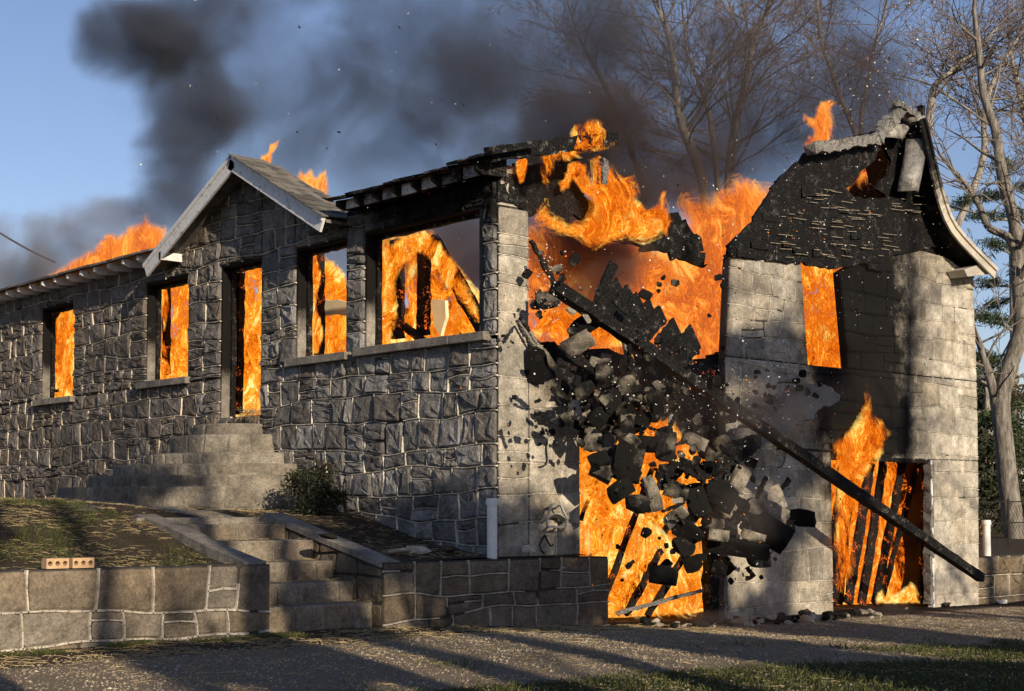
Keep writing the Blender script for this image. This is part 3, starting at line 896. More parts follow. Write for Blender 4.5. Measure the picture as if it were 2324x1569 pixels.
# garage opening beside the dark pier: frame
timber('garage_frame', onY(2108, 1045, .03), onY(2108, 1372, .03), .10, .12, 'char_ash', (.75, .3, 0), parent=house, seed=17, up=(0, 1, 0), seg=20)
MB().box((8.705, -.03, -.1), (8.745, .06, 2.2), (.5, .5, .35)).build('garage_trim', M['paint'], house)
MB().box((6.24, .0, 2.16), (8.70, .10, 2.215), (.4, .4, 0)).build('garage_head', M['char'], house)
# boards of the burning garage door, leaning and falling
GB = [((1915, 1060), (1885, 1370), .30), ((1975, 1050), (1925, 1370), .24), ((2005, 1048), (1955, 1372), .22), ((2050, 1046), (1985, 1372), .20), ((2085, 1046), (1998, 1372), .12), ((1935, 1055), (1905, 1372), .16), ((2102, 1046), (2090, 1370), .14)]
for i, (a, b, w) in enumerate(GB):
    timber('garage_door_board', onY(*a, .42 + .05 * i), onY(*b, .25 + .04 * i), w * .8, .045, 'char_burn', (.35, 1.0, 0), parent=house, seed=40 + i, up=(0, 1, 0), seg=16, jit=.012)
for i, (a, b, w) in enumerate([((1440, 1010), (1330, 1300), .07), ((1500, 1010), (1360, 1390), .09), ((1570, 1100), (1400, 1395), .10), ((1590, 1200), (1470, 1398), .12), ((1385, 1040), (1316, 1180), .06), ((1500, 1250), (1420, 1395), .12)]):
    timber('collapsed_joist', onY(*a, (.36, .12, .34, .14, .36, .1)[i]), onY(*b, (.26, .06, .26, .08, .26, .05)[i]), w * .6, .06, 'char_burn', (.2, .9, 0), parent=house, seed=60 + i, up=(0, 1, 0), seg=12)
timber('fallen_lath', onY(1400, 1392, -.05), onY(1595, 1340, -.05), .03, .04, 'char_ash', parent=house, seed=70, seg=14, jit=.01)
# studs seen through the front windows
for i, (a, b, w, X) in enumerate([((962, 560), (962, 762), .17, .9), ((980, 545), (1098, 745), .20, .75), ((902, 545), (902, 770), .2, 1.2), ((868, 700), (960, 775), .07, .8), ((726, 560), (726, 805), .12, .8), ((378, 640), (378, 850), .09, .6), ((545, 620), (540, 940), .14, .5), ((128, 700), (124, 890), .14, .6)]):
    timber('wall_stud', onX(*a, X), onX(*b, X), w, .10, 'char_burn', (.25, .9, 0), parent=house, seed=80 + i, up=(1, 0, 0), seg=14, jit=.012)

M['straw_lath'] = plain('split_lath', (.16, .13, .09), (.42, .36, .27), 20, .8)
# ------------------------------------------------------------------ right-hand gable with its swept rake
HOLE = [(1922, 425), (1960, 395), (2012, 330), (2035, 327), (2004, 404), (1980, 425)]
def gs(name, outline, Y, mat, c, seed, thick=.05, rag=.03, curl=0):
    return sheet(name, outline, lambda x, y: onY(x, y, Y), thick, mat, c, seed=seed, ragged_=rag, parent=house, curl=curl)
def cg(v): return (.10 + .35 * max(0, mnoise.noise(Vector(v) * 1.3)), .25, 0)
gs('gable_siding', [(1655, 578), (1652, 556), (1672, 540), (1700, 512), (1716, 484), (1738, 452), (1752, 428), (1775, 398), (1830, 345), (1905, 332), (1985, 320), (1998, 340), (1950, 398), (1916, 428), (1930, 450), (1990, 450), (2040, 452), (2092, 470), (2120, 520), (2130, 560), (2072, 566), (2040, 576), (1990, 596), (1929, 606), (1870, 606), (1816, 598)], -.06, 'char', cg, 91)
gs('gable_siding', [(1990, 318), (2000, 300), (2030, 262), (2062, 240), (2098, 275), (2106, 330), (2122, 390), (2150, 490), (2190, 560), (2212, 630), (2150, 592), (2100, 572), (2070, 566), (2100, 500), (2080, 460), (2040, 452), (1985, 430), (2010, 404), (2036, 330)], .03, 'char', (.12, .2, 0), 92)
# rows of scorched shingles left on the siding
rs = random.Random(77)
for row in range(13):
    y0 = 372 + row * 17
    xl = 1795 - row * 11; xr = 2060 - (60 if row < 4 else 0)
    mb = MB(); x = xl + rs.uniform(0, 30)
    while x < xr:
        w = rs.uniform(14, 46)
        slope = .12
        yy = y0 + (x - 1800) * slope
        hx0 = 1916 - 5; hole = 1900 < x + w and x < 2045 and yy + 20 > 330 and yy < 440 and row < 4
        if rs.random() < .10 and not hole:
            p = [onY(x, yy, -.075), onY(x + w, yy + w * slope, -.075), onY(x + w - rs.uniform(0, 5), yy + w * slope + rs.uniform(12, 22), -.088), onY(x + rs.uniform(0, 5), yy + rs.uniform(12, 22), -.088)]
            mb.prism(p, (0, -.005, 0), (rs.choice((.1, .15, .3, .7)), .15, 0))
        x += w + rs.uniform(1, 14)
    if mb.v: mb.build('shingle_row', M['char'], house)['kind'] = 'stuff'
lm = MB()
for i in range(120):
    x = rs.uniform(1730, 2100); y = rs.uniform(360, 585); 
    if y < 575 - (x - 1660) * .75 or (1900 < x < 2050 and 320 < y < 450): continue
    w = rs.uniform(6, 34); a = onY(x, y, -.10); b = onY(x + w, y + w * rs.uniform(.02, .16), -.10)
    lm.bar(a, b, .006, .012, (0, 1, 0), (.5, .5, 0))
lm.build('exposed_lath', M['straw_lath'], house)['kind'] = 'stuff'
timber('ash_covered_purlin', onY(1838, 339, -.30), onY(1992, 316, -.18), .16, .15, 'char_ash', (1.0, .2, 0), parent=house, seed=93, seg=24, jit=.028)
timber('ash_covered_purlin', onY(1988, 318, -.22), onY(2042, 246, -.22), .14, .16, 'char_ash', (1.0, .2, 0), parent=house, seed=94, seg=14, jit=.03)
timber('ash_covered_purlin', onY(2030, 232, -.30), onY(2092, 272, -.20), .10, .10, 'char_ash', (1.0, .2, 0), parent=house, seed=95, seg=10, jit=.02)
timber('burnt_stub', onY(2092, 275, -.1), onY(2090, 240, -.1), .09, .09, 'char', (.6, .5, 0), parent=house, seed=96, seg=5)
def curled(name, pxs, w, bulge, seed):
    """A strip of scorched sheet metal bent round its length."""
    mb = MB(); n = 8; vs = []
    rnd = random.Random(seed)
    for x, y in pxs:
        p = onY(x, y, -.12); k = w / ppm(p)
        for i in range(n + 1):
            a = -1 + 2 * i / n
            vs.append(p + Vector((a * k / 2 * 1.3, -bulge * (1 - a * a) + rnd.uniform(-.008, .008), rnd.uniform(-.008, .008))))
    m = n + 1; fs = [(j * m + i, j * m + i + 1, (j + 1) * m + i + 1, (j + 1) * m + i) for j in range(len(pxs) - 1) for i in range(n)]
    mb.add(vs, fs, (.5, .5, 0))
    o = mb.build(name, M['tin'], house, smooth=True, fix=False)
    s = o.modifiers.new('solid', 'SOLIDIFY'); s.thickness = .012
    return o
curled('bent_metal_flashing', [(2072, 322), (2070, 350), (2065, 380), (2058, 408), (2052, 440)], 44, .22, 1)
curled('bent_metal_flashing', [(2062, 262), (2072, 282), (2080, 300), (2082, 318)], 46, .16, 2)
curled('bent_metal_flashing', [(2040, 288), (2030, 304), (2024, 318)], 56, .12, 3)
# swept rake board: outer moulding and face board following the bell-shaped verge
RO = [(2098, 268), (2106, 296), (2116, 340), (2127, 384), (2137, 425), (2148, 462), (2158, 490), (2172, 514), (2191, 537), (2212, 560), (2235, 583), (2262, 609)]
RI = [(2088, 276), (2096, 304), (2105, 346), (2115, 390), (2124, 431), (2134, 469), (2145, 500), (2160, 527), (2180, 552), (2203, 576), (2229, 602), (2258, 632)]
mb1, mb2, mb3 = MB(), MB(), MB()
for i in range(len(RO) - 1):
    f = i / len(RO)
    ct = lambda v, f=f: (.5, .5, .62 * sstep(.62, .1, f) + .12)
    o0, o1, i0, i1 = [onY(*p, -.42) for p in (RO[i], RO[i + 1], RI[i], RI[i + 1])]
    m0, m1 = i0.lerp(o0, .68), i1.lerp(o1, .68)
    mb1.prism([i0, i1, m1, m0], (0, .035, 0), ct)
    mb2.prism([v + Vector((0, -.03, 0)) for v in (m0, m1, o1, o0)], (0, .09, 0), ct)
    mb3.prism([o0 + Vector((0, .04, -.02)), o1 + Vector((0, .04, -.02)), o1 + Vector((.03, 1.8, -.02)), o0 + Vector((.03, 1.8, -.02))], (0, 0, -.05), (.3, .3, .8))
mb1.build('rake_board', M['trim'], house); mb2.build('rake_moulding', M['trim'], house); mb3.build('swept_roof', M['char'], house)
MB().prism([onY(2188, 612, -.34), onY(2196, 628, -.34), onY(2248, 622, -.34), onY(2225, 600, -.34)], (0, .3, 0), (.5, .5, .1)).build('eave_soffit', M['trim'], house)
# ------------------------------------------------------------------ garden walls and steps
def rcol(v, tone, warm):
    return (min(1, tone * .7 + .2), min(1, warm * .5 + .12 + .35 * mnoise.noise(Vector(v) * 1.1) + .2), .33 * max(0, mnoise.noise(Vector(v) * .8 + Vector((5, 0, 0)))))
def rcol_shade(v, tone, warm):  # for walls lying in shade: the dimness is put into the stone colour
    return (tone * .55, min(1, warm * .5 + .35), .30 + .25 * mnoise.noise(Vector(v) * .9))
def wall_thing(name, label, panels, to3, ext, hr, wr, seed, cf, depth=.02, rough=.006, mat='stone_ret', wave=.05, split=.2, cs=None, bead_r=.011):
    root = empty(name, to3(panels[0][0][0], panels[0][0][1], 0)); tag(root, label, 'wall', None)
    inv = -Vector(root.location)
    sh = lambda s, z, d: to3(s, z, d) + inv
    mb = MB()
    for q in panels: mb.prism([sh(s, z, -.004) for s, z in q], ext, lambda v: cf(v, .3, .3))
    core = mb.build('wall_core', M['bed'], root)
    st, bd = lay_wall(panels, sh, hr, wr, random.Random(seed), depth, rough, cf, wave=wave, split=split, cs=cs, bead_r=bead_r)
    link_stones(st, M[mat], root)
    if bd.v: bd.build('mortar_joints', M['bead'], root)['kind'] = 'stuff'
    return root
w3 = lambda s, z, d: Vector((s, -.35 - d, z))
ZB = [.10, .40, .66, 1.2]
lw = wall_thing('retaining_wall', 'low stone garden wall with pale raised joints carrying two perforated bricks', [[(-9.6, .1), (-3.21, .1), (-3.21, .945), (-9.6, .97)]], w3, (0, .3, 0), (.2, .3), (.30, .62), 3, rcol, depth=.022, rough=.005, wave=.09, split=.3, cs=[.06, .33, .60, .98, 1.3], bead_r=.012)
rw = wall_thing('retaining_wall', 'low shaded garden wall from the steps to the burning garage opening', [[(-1.86, .1), (1.41, .05), (1.41, .915), (-1.86, .925)]], w3, (0, .3, 0), (.2, .3), (.30, .6), 8, rcol_shade, depth=.02, rough=.005, wave=.07, split=.3, cs=[.06, .34, .62, .96, 1.3], bead_r=.008)
# steps up through the garden wall
SX0, SX1 = -3.20, -1.86
SP = [onX(x, y, SX1) for x, y in ((853, 1368), (810, 1319), (769, 1273), (728, 1226), (668, 1189))]
ys_ = [-.18, .16, .52, .90, 1.46]; zs_ = [p.z for p in SP]
gs_root = empty('garden_steps', ((SX0 + SX1) / 2, 0, .2)); tag(gs_root, 'flight of worn stone block steps climbing through the garden wall', 'steps')
inv = -Vector(gs_root.location)
zprev = .12
for k, (yf, zt) in enumerate(zip(ys_, zs_)):
    core = MB().box(Vector((SX0 + .01, yf, zprev - .15)) + inv, Vector((SX1 - .01, yf + .75, zt)) + inv, (.35, .7, .1)).build('step', M['concrete'], gs_root)
    t3 = lambda s, z, d, yf=yf: Vector((s, yf - d, z)) + inv
    st, bd = lay_wall([[(SX0 + .005, zprev - .02), (SX1 - .005, zprev - .02), (SX1 - .005, zt + .004), (SX0 + .005, zt + .004)]], t3, (1, 1), (.30, .46), random.Random(50 + k), .02, .006, lambda v, t, w: (t * .5 + .4, .35 + .4 * w, .05 + .15 * t), wave=.0, split=0, cs=[zprev - .02, zt + .004], beads=False)
    link_stones(st, M['stone_ret'], core, 'block')
    zprev = zt
top_z = SP[-1].z + .07
lip = MB().box(Vector((SX0 - .35, 1.72, top_z - .09)) + inv, Vector((SX1 + .0, 2.5, top_z)) + inv, (.4, .6, .1)).build('top_slab', M['concrete'], gs_root)
MB().box(Vector((SX0, 1.80, zprev - .1)) + inv, Vector((SX1, 2.4, top_z - .092)) + inv, (.3, .7, .1)).build('step', M['concrete'], gs_root)
# cheek walls of the steps
def sloped(name, label, X0, X1, pts, seed):
    root = empty(name, (X0, pts[0][0], pts[0][1])); tag(root, label, 'wall')
    inv = -Vector(root.location)
    mb = MB()
    poly = [(y, z - .06) for y, z in pts] + [(pts[-1][0], .1), (pts[0][0], .1)]
    mb.prism([Vector((X0, y, z)) + inv for y, z in poly], (X1 - X0, 0, 0), (.2, .5, .3))
    mb.build('wall_core', M['bed'], root)
    cp = MB()
    for (y0, z0), (y1, z1) in zip(pts, pts[1:]):
        cp.hexa([Vector(v) + inv for v in ((X0 - .03, y0, z0 - .058), (X1 + .03, y0, z0 - .058), (X1 + .03, y1 - .004, z1 - .058), (X0 - .03, y1 - .004, z1 - .058), (X0 - .03, y0, z0), (X1 + .03, y0, z0), (X1 + .03, y1 - .004, z1), (X0 - .03, y1 - .004, z1))], (.5, .5, .05))
    cp.build('coping', M['concrete'], root)
    q = [(y, z - .07) for y, z in pts] + [(pts[-1][0], .3), (pts[0][0], .1)]
    q = q[::-1]
    conv = [(pts[0][0], .1), (pts[-1][0], .1), (pts[-1][0], pts[-1][1] - .07), (pts[0][0], pts[0][1] - .07)]
    st, bd = lay_wall([conv], lambda s, z, d: Vector((X0 - d, s, z)) + inv, (.22, .3), (.25, .5), random.Random(seed), .018, .006, rcol_shade, wave=.04, bead_r=.008)
    link_stones(st, M['stone_ret'], root)
    return root
sloped('step_cheek_wall', 'sloping stone cheek wall with flat coping beside the garden steps', SX1 + .004, SX1 + .2, [(-.34, .935), (.7, 1.16), (1.9, 1.43)], 4)
cb = empty('step_kerb', (-3.35, 0, .9)); tag(cb, 'narrow sloping concrete kerb edging the lawn side of garden steps', 'kerb')
inv = -Vector(cb.location)
kb = MB()
kp = [(-.30, .97), (.4, 1.10), (1.1, 1.27), (1.95, 1.42)]
for (y0, z0), (y1, z1) in zip(kp, kp[1:]):
    kb.hexa([Vector(v) + inv for v in ((-3.46, y0, z0 - .3), (-3.22, y0, z0 - .3), (-3.22, y1, z1 - .3), (-3.46, y1, z1 - .3), (-3.46, y0, z0), (-3.22, y0, z0), (-3.22, y1, z1), (-3.46, y1, z1))], (.45, .5, .0))
kb.build('kerb_slab', M['concrete'], cb)
# path on the terrace
pm = MB(); n = 26
for i in range(n):
    y0, y1 = 2.3 + i * .36, 2.3 + (i + 1) * .36
    def px(y): return -3.55 + .9 * sstep(2.2, 8, y) - .3 * math.sin(y * .5)
    def pw(y): return 1.9
    pm.add([(px(y0) - .1, y0, tz(px(y0), y0) + .012), (px(y0) + pw(y0), y0, tz(px(y0) + pw(y0), y0) + .012), (px(y1) + pw(y1), y1, tz(px(y1) + pw(y1), y1) + .012), (px(y1) - .1, y1, tz(px(y1), y1) + .012)], [(0, 1, 2, 3)], (.35, .55, .1))
tag(pm.build('path', M['concrete']), kind='structure')

# rounded entrance steps
es = empty('entrance_steps', (0, 5.5, 1.5)); tag(es, 'rounded flight of pale stone block steps leading up to burning doorway', 'steps')
inv = -Vector(es.location)
zl = [1.50, 1.76, 1.915, 2.07, 2.225, 2.485, 2.64]
xl_ = [140, 205, 265, 325, 390, 440]; xr_ = [700, 690, 680, 652, 626, 600]
for k in range(6):
    yr = onX(xr_[k], 1060, 0).y
    # half width a and depth b of the half ellipse so that both ends land where the photo shows them
    best = None
    yc = 5.55 + .10 * (5 - k)
    a = yc - yr
    for b in [i * .04 + .3 for i in range(120)]:
        m = min(proj((-b * math.sin(t), yc - a * math.cos(t), zl[k]))[0] for t in lin(0, math.pi, 40))
        if best is None or abs(m - xl_[k]) < best[0]: best = (abs(m - xl_[k]), b)
    b = best[1]
    N = 60
    ring = [(-b * math.sin(math.pi * i / N) ** .85, yc - a * math.cos(math.pi * i / N)) for i in range(N + 1)]
    cum = [0]
    for p, q in zip(ring, ring[1:]): cum.append(cum[-1] + math.hypot(q[0] - p[0], q[1] - p[1]))
    L = cum[-1]
    def t3(s, z, d, ring=ring, cum=cum):
        s = min(max(s, 0), cum[-1] - 1e-5); i = max(j for j in range(len(cum)) if cum[j] <= s); i = min(i, len(ring) - 2)
        t = (s - cum[i]) / (cum[i + 1] - cum[i]); p, q = ring[i], ring[i + 1]
        x, y = p[0] + (q[0] - p[0]) * t, p[1] + (q[1] - p[1]) * t
        nn = Vector((-(q[1] - p[1]), q[0] - p[0], 0)).normalized()
        return Vector((x, y, z)) + nn * d + inv
    core = MB().prism([Vector((x, y, zl[k] - .06)) + inv for x, y in ring], (0, 0, zl[k + 1] - zl[k] + .058), (.25, .5, .25)).build('step', M['concrete'], es)
    st, bd = lay_wall([[(.01, zl[k] - .03), (L - .01, zl[k] - .03), (L - .01, zl[k + 1]), (.01, zl[k + 1])]], t3, (1, 1), (.30, .50), random.Random(90 + k), .016, .005, lambda v, t, w: (t * .45 + .45, .1 + .2 * w, .08 + .12 * t + .25 * sstep(-.7, -1.8, v[0])), wave=0, split=0, cs=[zl[k] - .03, zl[k + 1]], beads=False)  # outermost block fronts darkened: shade of the turned-away side put into the colour
    link_stones(st, M['stone_ret'], core, 'block')

# wall, pipe and litter right of the house
rr_ = wall_thing('retaining_wall', 'dark rock-faced retaining wall running on from the pale corner of house', [[(10.06, -.25), (14.5, -.25), (14.5, .70), (10.06, .70)]], lambda s, z, d: Vector((s, .06 - d, z)), (0, .4, 0), (.3, .32), (.38, .62), 6, lambda v, t, w: (t * .3 + .05, .55 + .3 * w, .12), depth=.05, rough=.022, mat='stone_ret', wave=.01, cs=[-.27, .06, .40, .72], split=.05)
bank = grid_mesh(lin(10.1, 40, 24), [.4, .8, 1.4, 2.2, 4, 8, 16, 40], lambda x, y: .69 + .03 * mnoise.noise(Vector((x * 2, y * 2, 0))) + .06 * max(0, y - 2) ** .6, None, lambda x, y, z: (0, .25, 0)).build('bank', M['ground'], smooth=True)
tag(bank, kind='structure')
for i, (x0, x1, zt, Y, lab) in enumerate([(10.3, 10.75, 1.47, 1.3, 'tallest pale stone block stack behind the white pipe'), (10.77, 11.25, 1.18, 1.35, 'middle pale stone stack stepping down behind white pipe'), (11.27, 12.2, .93, 1.4, 'lowest pale stone stack stepping down to the wire fence')]):
    wall_thing('stepped_wall', lab, [[(x0, .6), (x1, .6), (x1, zt), (x0, zt)]], lambda s, z, d, Y=Y: Vector((s, Y - d, z)), (0, .3, 0), (.24, .3), (.26, .42), 30 + i, lambda v, t, w: (t * .4 + .5, .4, 0), depth=.03, rough=.012, wave=.02, split=.1)
def pipe(p, h, r, label, dirt=0):
    root = empty('vent_pipe', p); tag(root, label, 'pipe')
    n = 16
    def cyl(z0, z1, ra, rb, name):
        mb = MB(); mb.tube([(0, 0, z0), (0, 0, z0 + .001), (0, 0, z1 - .001), (0, 0, z1)], [ra * .97, ra, rb, rb * .96], n); return mb.build(name, M['pvc'], root, smooth=False)
    cyl(-.2, h - .06, r, r, 'pipe_shaft'); cyl(h - .075, h - .02, r * 1.22, r * 1.22, 'collar'); cyl(h - .022, h, r * 1.12, r * 1.12, 'pipe_cap')
    return root
p = onX(1117, 1240, -.22); pipe((p.x, p.y, p.z), .53, .058, 'white plastic vent pipe standing against the house corner')
p = onY(2240, 1262, .30); pipe((p.x, p.y, .66), .62, .062, 'clean white plastic vent pipe behind dark retaining wall')
fn = empty('wire_fence', (12.0, 2.0, .7)); tag(fn, 'black wire fence with thin posts beyond the pale stone stacks', 'fence')
for x in (-.9, .35, 1.6, 2.8): MB().tube([(x, .2, -.1), (x, .2, .95)], .022, 6).build('post', M['iron'], fn)
for z in (.9, .5): MB().tube([(-1.2, .2, z), (.4, .2, z - .03), (4, .2, z)], .012, 5).build('rail', M['iron'], fn)
wm = MB()
for i in range(40):
    wm.tube([(-1.2 + i * .11, .2, .05), (-.4 + i * .11, .2, .9)], .0028, 3, cap=False); wm.tube([(-.4 + i * .11, .205, .05), (-1.2 + i * .11, .205, .9)], .0028, 3, cap=False)
wm.build('wire_mesh', M['iron'], fn)['kind'] = 'stuff'

# ------------------------------------------------------------------ lumps of stone
def chunk(name, c, size, rot, mat, seed, colf, boxy=.75, amp=.12, sub=3, parent=None, ncut=7, cmin=.62):
    rnd = random.Random(seed)
    bm = bmesh.new()
    bmesh.ops.create_cube(bm, size=2)
    bmesh.ops.subdivide_edges(bm, edges=bm.edges[:], cuts=sub - 1, use_grid_fill=True)
    sx, sy, sz = [s / 2 for s in size]
    o = Vector((rnd.uniform(0, 99), rnd.uniform(0, 99), 0))
    cut = [(Vector((rnd.uniform(-1, 1), rnd.uniform(-1, 1), rnd.uniform(-1, 1))).normalized(), rnd.uniform(cmin, 1.15)) for _ in range(ncut)]
    for v in bm.verts:
        q = v.co.copy(); sph = q.normalized() * 1.2
        q = sph.lerp(q, boxy)
        for nn, dd in cut:
            e = q.dot(nn) - dd
            if e > 0: q -= nn * e
        q += q.normalized() * (mnoise.noise(q * 1.4 + o) * amp + rnd.uniform(-.3, .3) * amp)
        v.co = Vector((q.x * sx, q.y * sy, q.z * sz))
    bm.verts.index_update()
    mb = MB().add([v.co.copy() for v in bm.verts], [[v.index for v in f.verts] for f in bm.faces], (.5, .5, 0))
    bm.free()
    cc = colf if callable(colf) else (lambda v: colf)
    mb.c = [cc(v) for v in mb.v]
    ob = mb.build(name, M[mat], parent)
    ob.location = c; ob.rotation_euler = rot
    return ob
def rock(x, y, plane, w, h, d, label, seed, tone=.6, warm=.4, soot=.1, mat='stone_ret', rot=None, cat='stone', group=None, name='loose_stone'):
    p = plane(x, y)
    o = chunk(name, p, (w, d, h), rot or (R.uniform(-.15, .15), R.uniform(-.15, .15), R.uniform(-.5, .2)), mat, seed, (tone, warm, soot))
    return tag(o, label, cat, group)
terr = lambda X: (lambda x, y: march(x, y, tz) + Vector((0, 0, .03)))
rock(935, 1178, terr(-.75), .38, .14, .2, 'brown flat stone lying below the front wall', 1, .35, .9, .1)
rock(1000, 1188, terr(-.6), .28, .12, .18, 'grey rounded stone lying beside brown stone at wall foot', 2, .4, .3, .2)
rock(948, 1256, terr(0), .30, .10, .16, 'pale flat slab lying on dirt above shaded garden wall', 3, .95, .1, 0, 'stone_end')
rock(905, 1258, terr(0), .26, .07, .14, 'thin tan stone lying beside pale slab above garden wall', 4, .8, .5, 0, 'stone_end')
rock(1200, 1246, lambda x, y: onY(x, y, -.16), .20, .09, .12, 'pale broken stone lying at foot of end wall', 5, .9, .2, 0, 'stone_end')
rock(1020, 1253, terr(0), .22, .08, .14, 'dark lump lying on dirt above shaded garden wall', 6, .1, .5, .5)
rock(755, 1146, terr(-.45), .24, .13, .2, 'square tan block lying beside the dark bush', 7, .8, .5, 0, 'stone_end', rot=(0, 0, .1))
rock(745, 1218 * 1.0, lambda x, y: onX(x, y, -2.1), .2, .06, .15, 'dark stone fragment lying on the garden steps', 8, .05, .3, .9)
rock(2277, 1368, lambda x, y: onY(x, y, -.12), .14, .09, .12, 'crumpled white litter at the foot of dark retaining wall', 9, 1, 0, 0, 'litter', cat='litter', name='crumpled_cup')
# two perforated bricks on the garden wall
def brick(x0, label):
    w, h, d, r = .205, .088, .10, .022
    mb = MB()
    for i in range(3):
        cx = -w / 2 + w * (i + .5) / 3; hw, hh = w / 6, h / 2
        sq = [(hw, 0), (hw, hh), (0, hh), (-hw, hh), (-hw, 0), (-hw, -hh), (0, -hh), (hw, -hh)]
        oc = [(r * math.cos(k * math.pi / 4), r * math.sin(k * math.pi / 4)) for k in range(8)]
        for Y, flip in ((0, 0), (d, 1)):
            vs = [(cx + a, Y, b + hh) for a, b in sq] + [(cx + a, Y, b + hh) for a, b in oc]
            mb.add(vs, [(k, (k + 1) % 8, 8 + (k + 1) % 8, 8 + k) for k in range(8)])
        mb.add([(cx + a, 0, b + hh) for a, b in oc] + [(cx + a, d, b + hh) for a, b in oc], [(k, (k + 1) % 8, 8 + (k + 1) % 8, 8 + k) for k in range(8)])
    mb.add([(-w / 2, 0, 0), (w / 2, 0, 0), (w / 2, d, 0), (-w / 2, d, 0), (-w / 2, 0, h), (w / 2, 0, h), (w / 2, d, h), (-w / 2, d, h)], [(0, 1, 2, 3), (4, 5, 6, 7), (0, 3, 7, 4), (1, 2, 6, 5)])
    o = mb.build('perforated_brick', M['brick'], fix=False)
    o.location = x0
    return tag(o, label, 'brick')
p = onY(131, 1287, -.34); brick((p.x, -.34, .962), 'buff brick with three core holes on garden wall, cleaner of two')
p = onY(188, 1287, -.34); b2 = brick((p.x + .008, -.335, .961), 'buff brick with three core holes on garden wall, nearer the steps'); b2.rotation_euler = (0, 0, .03)

# ------------------------------------------------------------------ fittings on the end wall
md = empty('wall_holder', onY(1252, 1170, -.03)); tag(md, 'galvanised metal holder with arched hood fixed to the end wall', 'bracket')
inv = -Vector(md.location)
def wp(x, y, Y): return onY(x, y, Y) + inv
fr = [(1254, 1144), (1271, 1144), (1287, 1178), (1283, 1196), (1243, 1196), (1240, 1178)]
FY = -.20
mbx = MB()
for a, b in zip(fr, fr[1:] + fr[:1]): mbx.bar(wp(*a, FY), wp(*b, FY), .022, .022, (0, 1, 0))
mbx.build('front_frame', M['zinc'], md)
mbx = MB()
arc = [(1240 + 47 * i / 8, 1180 - 13 * math.sin(math.pi * i / 8)) for i in range(9)]
for a, b in zip(arc, arc[1:]):
    mbx.prism([wp(*a, FY), wp(*b, FY), wp(b[0] - 8, b[1] + 8, -.03), wp(a[0] - 8, a[1] + 8, -.03)], (0, 0, .012))
mbx.build('hood', M['zinc'], md)
for q in ((1243, 1196), (1283, 1196), (1254, 1144), (1271, 1144), (1263, 1196)): MB().bar(wp(*q, FY), wp(q[0] - 8, q[1] + 8, -.03), .018, .018).build('arm', M['zinc'], md)
bk = empty('iron_hook', onY(1240, 1225, -.03)); tag(bk, 'bent black iron hooks fixed low on the end wall', 'hook')
inv = -Vector(bk.location)
MB().tube([wp(1236, 1215, -.03), wp(1229, 1228, -.06), wp(1224, 1238, -.08), wp(1228, 1250, -.09), wp(1235, 1256, -.08)], .011, 6).build('hook', M['iron'], bk)
MB().tube([wp(1238, 1216, -.03), wp(1243, 1230, -.06), wp(1250, 1240, -.08), wp(1256, 1236, -.1)], .011, 6).build('hook', M['iron'], bk)
def cable(name, pts, r, label, Y=-.05):
    P = [onY(x, y, Y + (q[2] if len(q) > 2 else 0)) for q in pts for x, y in [q[:2]]]
    sm = []
    for i in range(len(P) - 1):
        p0, p1, p2, p3 = P[max(i - 1, 0)], P[i], P[i + 1], P[min(i + 2, len(P) - 1)]
        for k in range(6):
            t = k / 6
            sm.append(.5 * ((2 * p1) + (p2 - p0) * t + (2 * p0 - 5 * p1 + 4 * p2 - p3) * t * t + (3 * p1 - p0 - 3 * p2 + p3) * t ** 3))
    sm.append(P[-1])
    o = MB().tube(sm, r, 6).build(name, M['cable'])
    return tag(o, label, 'cable')
cable('conduit', [(1765, 1018), (1800, 1019), (1850, 1021), (1888, 1022)], .016, 'black conduit running along end wall between the garage openings')
cable('loose_cable', [(1782, 1020), (1782, 1040), (1774, 1058), (1764, 1062)], .007, 'loose black cable hanging from conduit beside ash slab')
cable('loose_cable', [(1830, 1021), (1829, 1045), (1838, 1052), (1852, 1050), (1861, 1035), (1862, 1022)], .008, 'black cable loop hanging below the conduit under the charred beam')
cable('loose_cable', [(1886, 1004), (1872, 1008), (1866, 1030), (1864, 1048), (1850, 1058)], .008, 'black cable curling at the garage opening edge')
cable('loose_cable', [(1243, 1002), (1240, 1020), (1242, 1040), (1238, 1055), (1224, 1060)], .009, 'black cable hook on the end wall near house corner')
pw = atD(-40, 503, 30); pe = atD(125, 596, 33)
pm_ = [pw.lerp(pe, t) - Vector((0, 0, .05 * 4 * t * (1 - t))) for t in lin(0, 1, 12)]
tag(MB().tube(pm_, .022, 5).build('power_line', M['cable']), 'black power line sloping down to the burning roof', 'cable')
# ------------------------------------------------------------------ things falling from the wall
def fallpt(x, y, Y): return onY(x, y, Y)
def fblock(x, y, w, h, rot, Y, label, soot=1.0, tone=.4, mat='stone_end', boxy=.90, amp=.10, dep=.42, name='falling_stone', group=None, warm=.4, seed=None, tip=None):
    p = fallpt(x, y, Y); k = ppm(p)
    sd = seed or int(x * 7 + y * 13)
    rn = random.Random(sd)
    W_, H_ = w / k, h / k
    yaw = -HEAD
    o = chunk(name, p, (W_ * .92, min(W_, H_) * dep, H_ * .92), (0, 0, 0), mat, sd, lambda v: (tone, warm, max(soot, .12) * .85 + .22 + .4 * mnoise.noise(Vector(v) * 9)), boxy, amp, ncut=6, cmin=.62 if boxy < .7 else .80)
    tp = tip if tip is not None else (rn.uniform(-.45, .45), rn.uniform(-.45, .45))
    o.rotation_euler = (Matrix.Rotation(yaw, 4, 'Z') @ Matrix.Rotation(math.radians(rot), 4, 'Y') @ Matrix.Rotation(tp[0], 4, 'X') @ Matrix.Rotation(tp[1], 4, 'Z')).to_euler()
    return tag(o, label, 'stone', group)
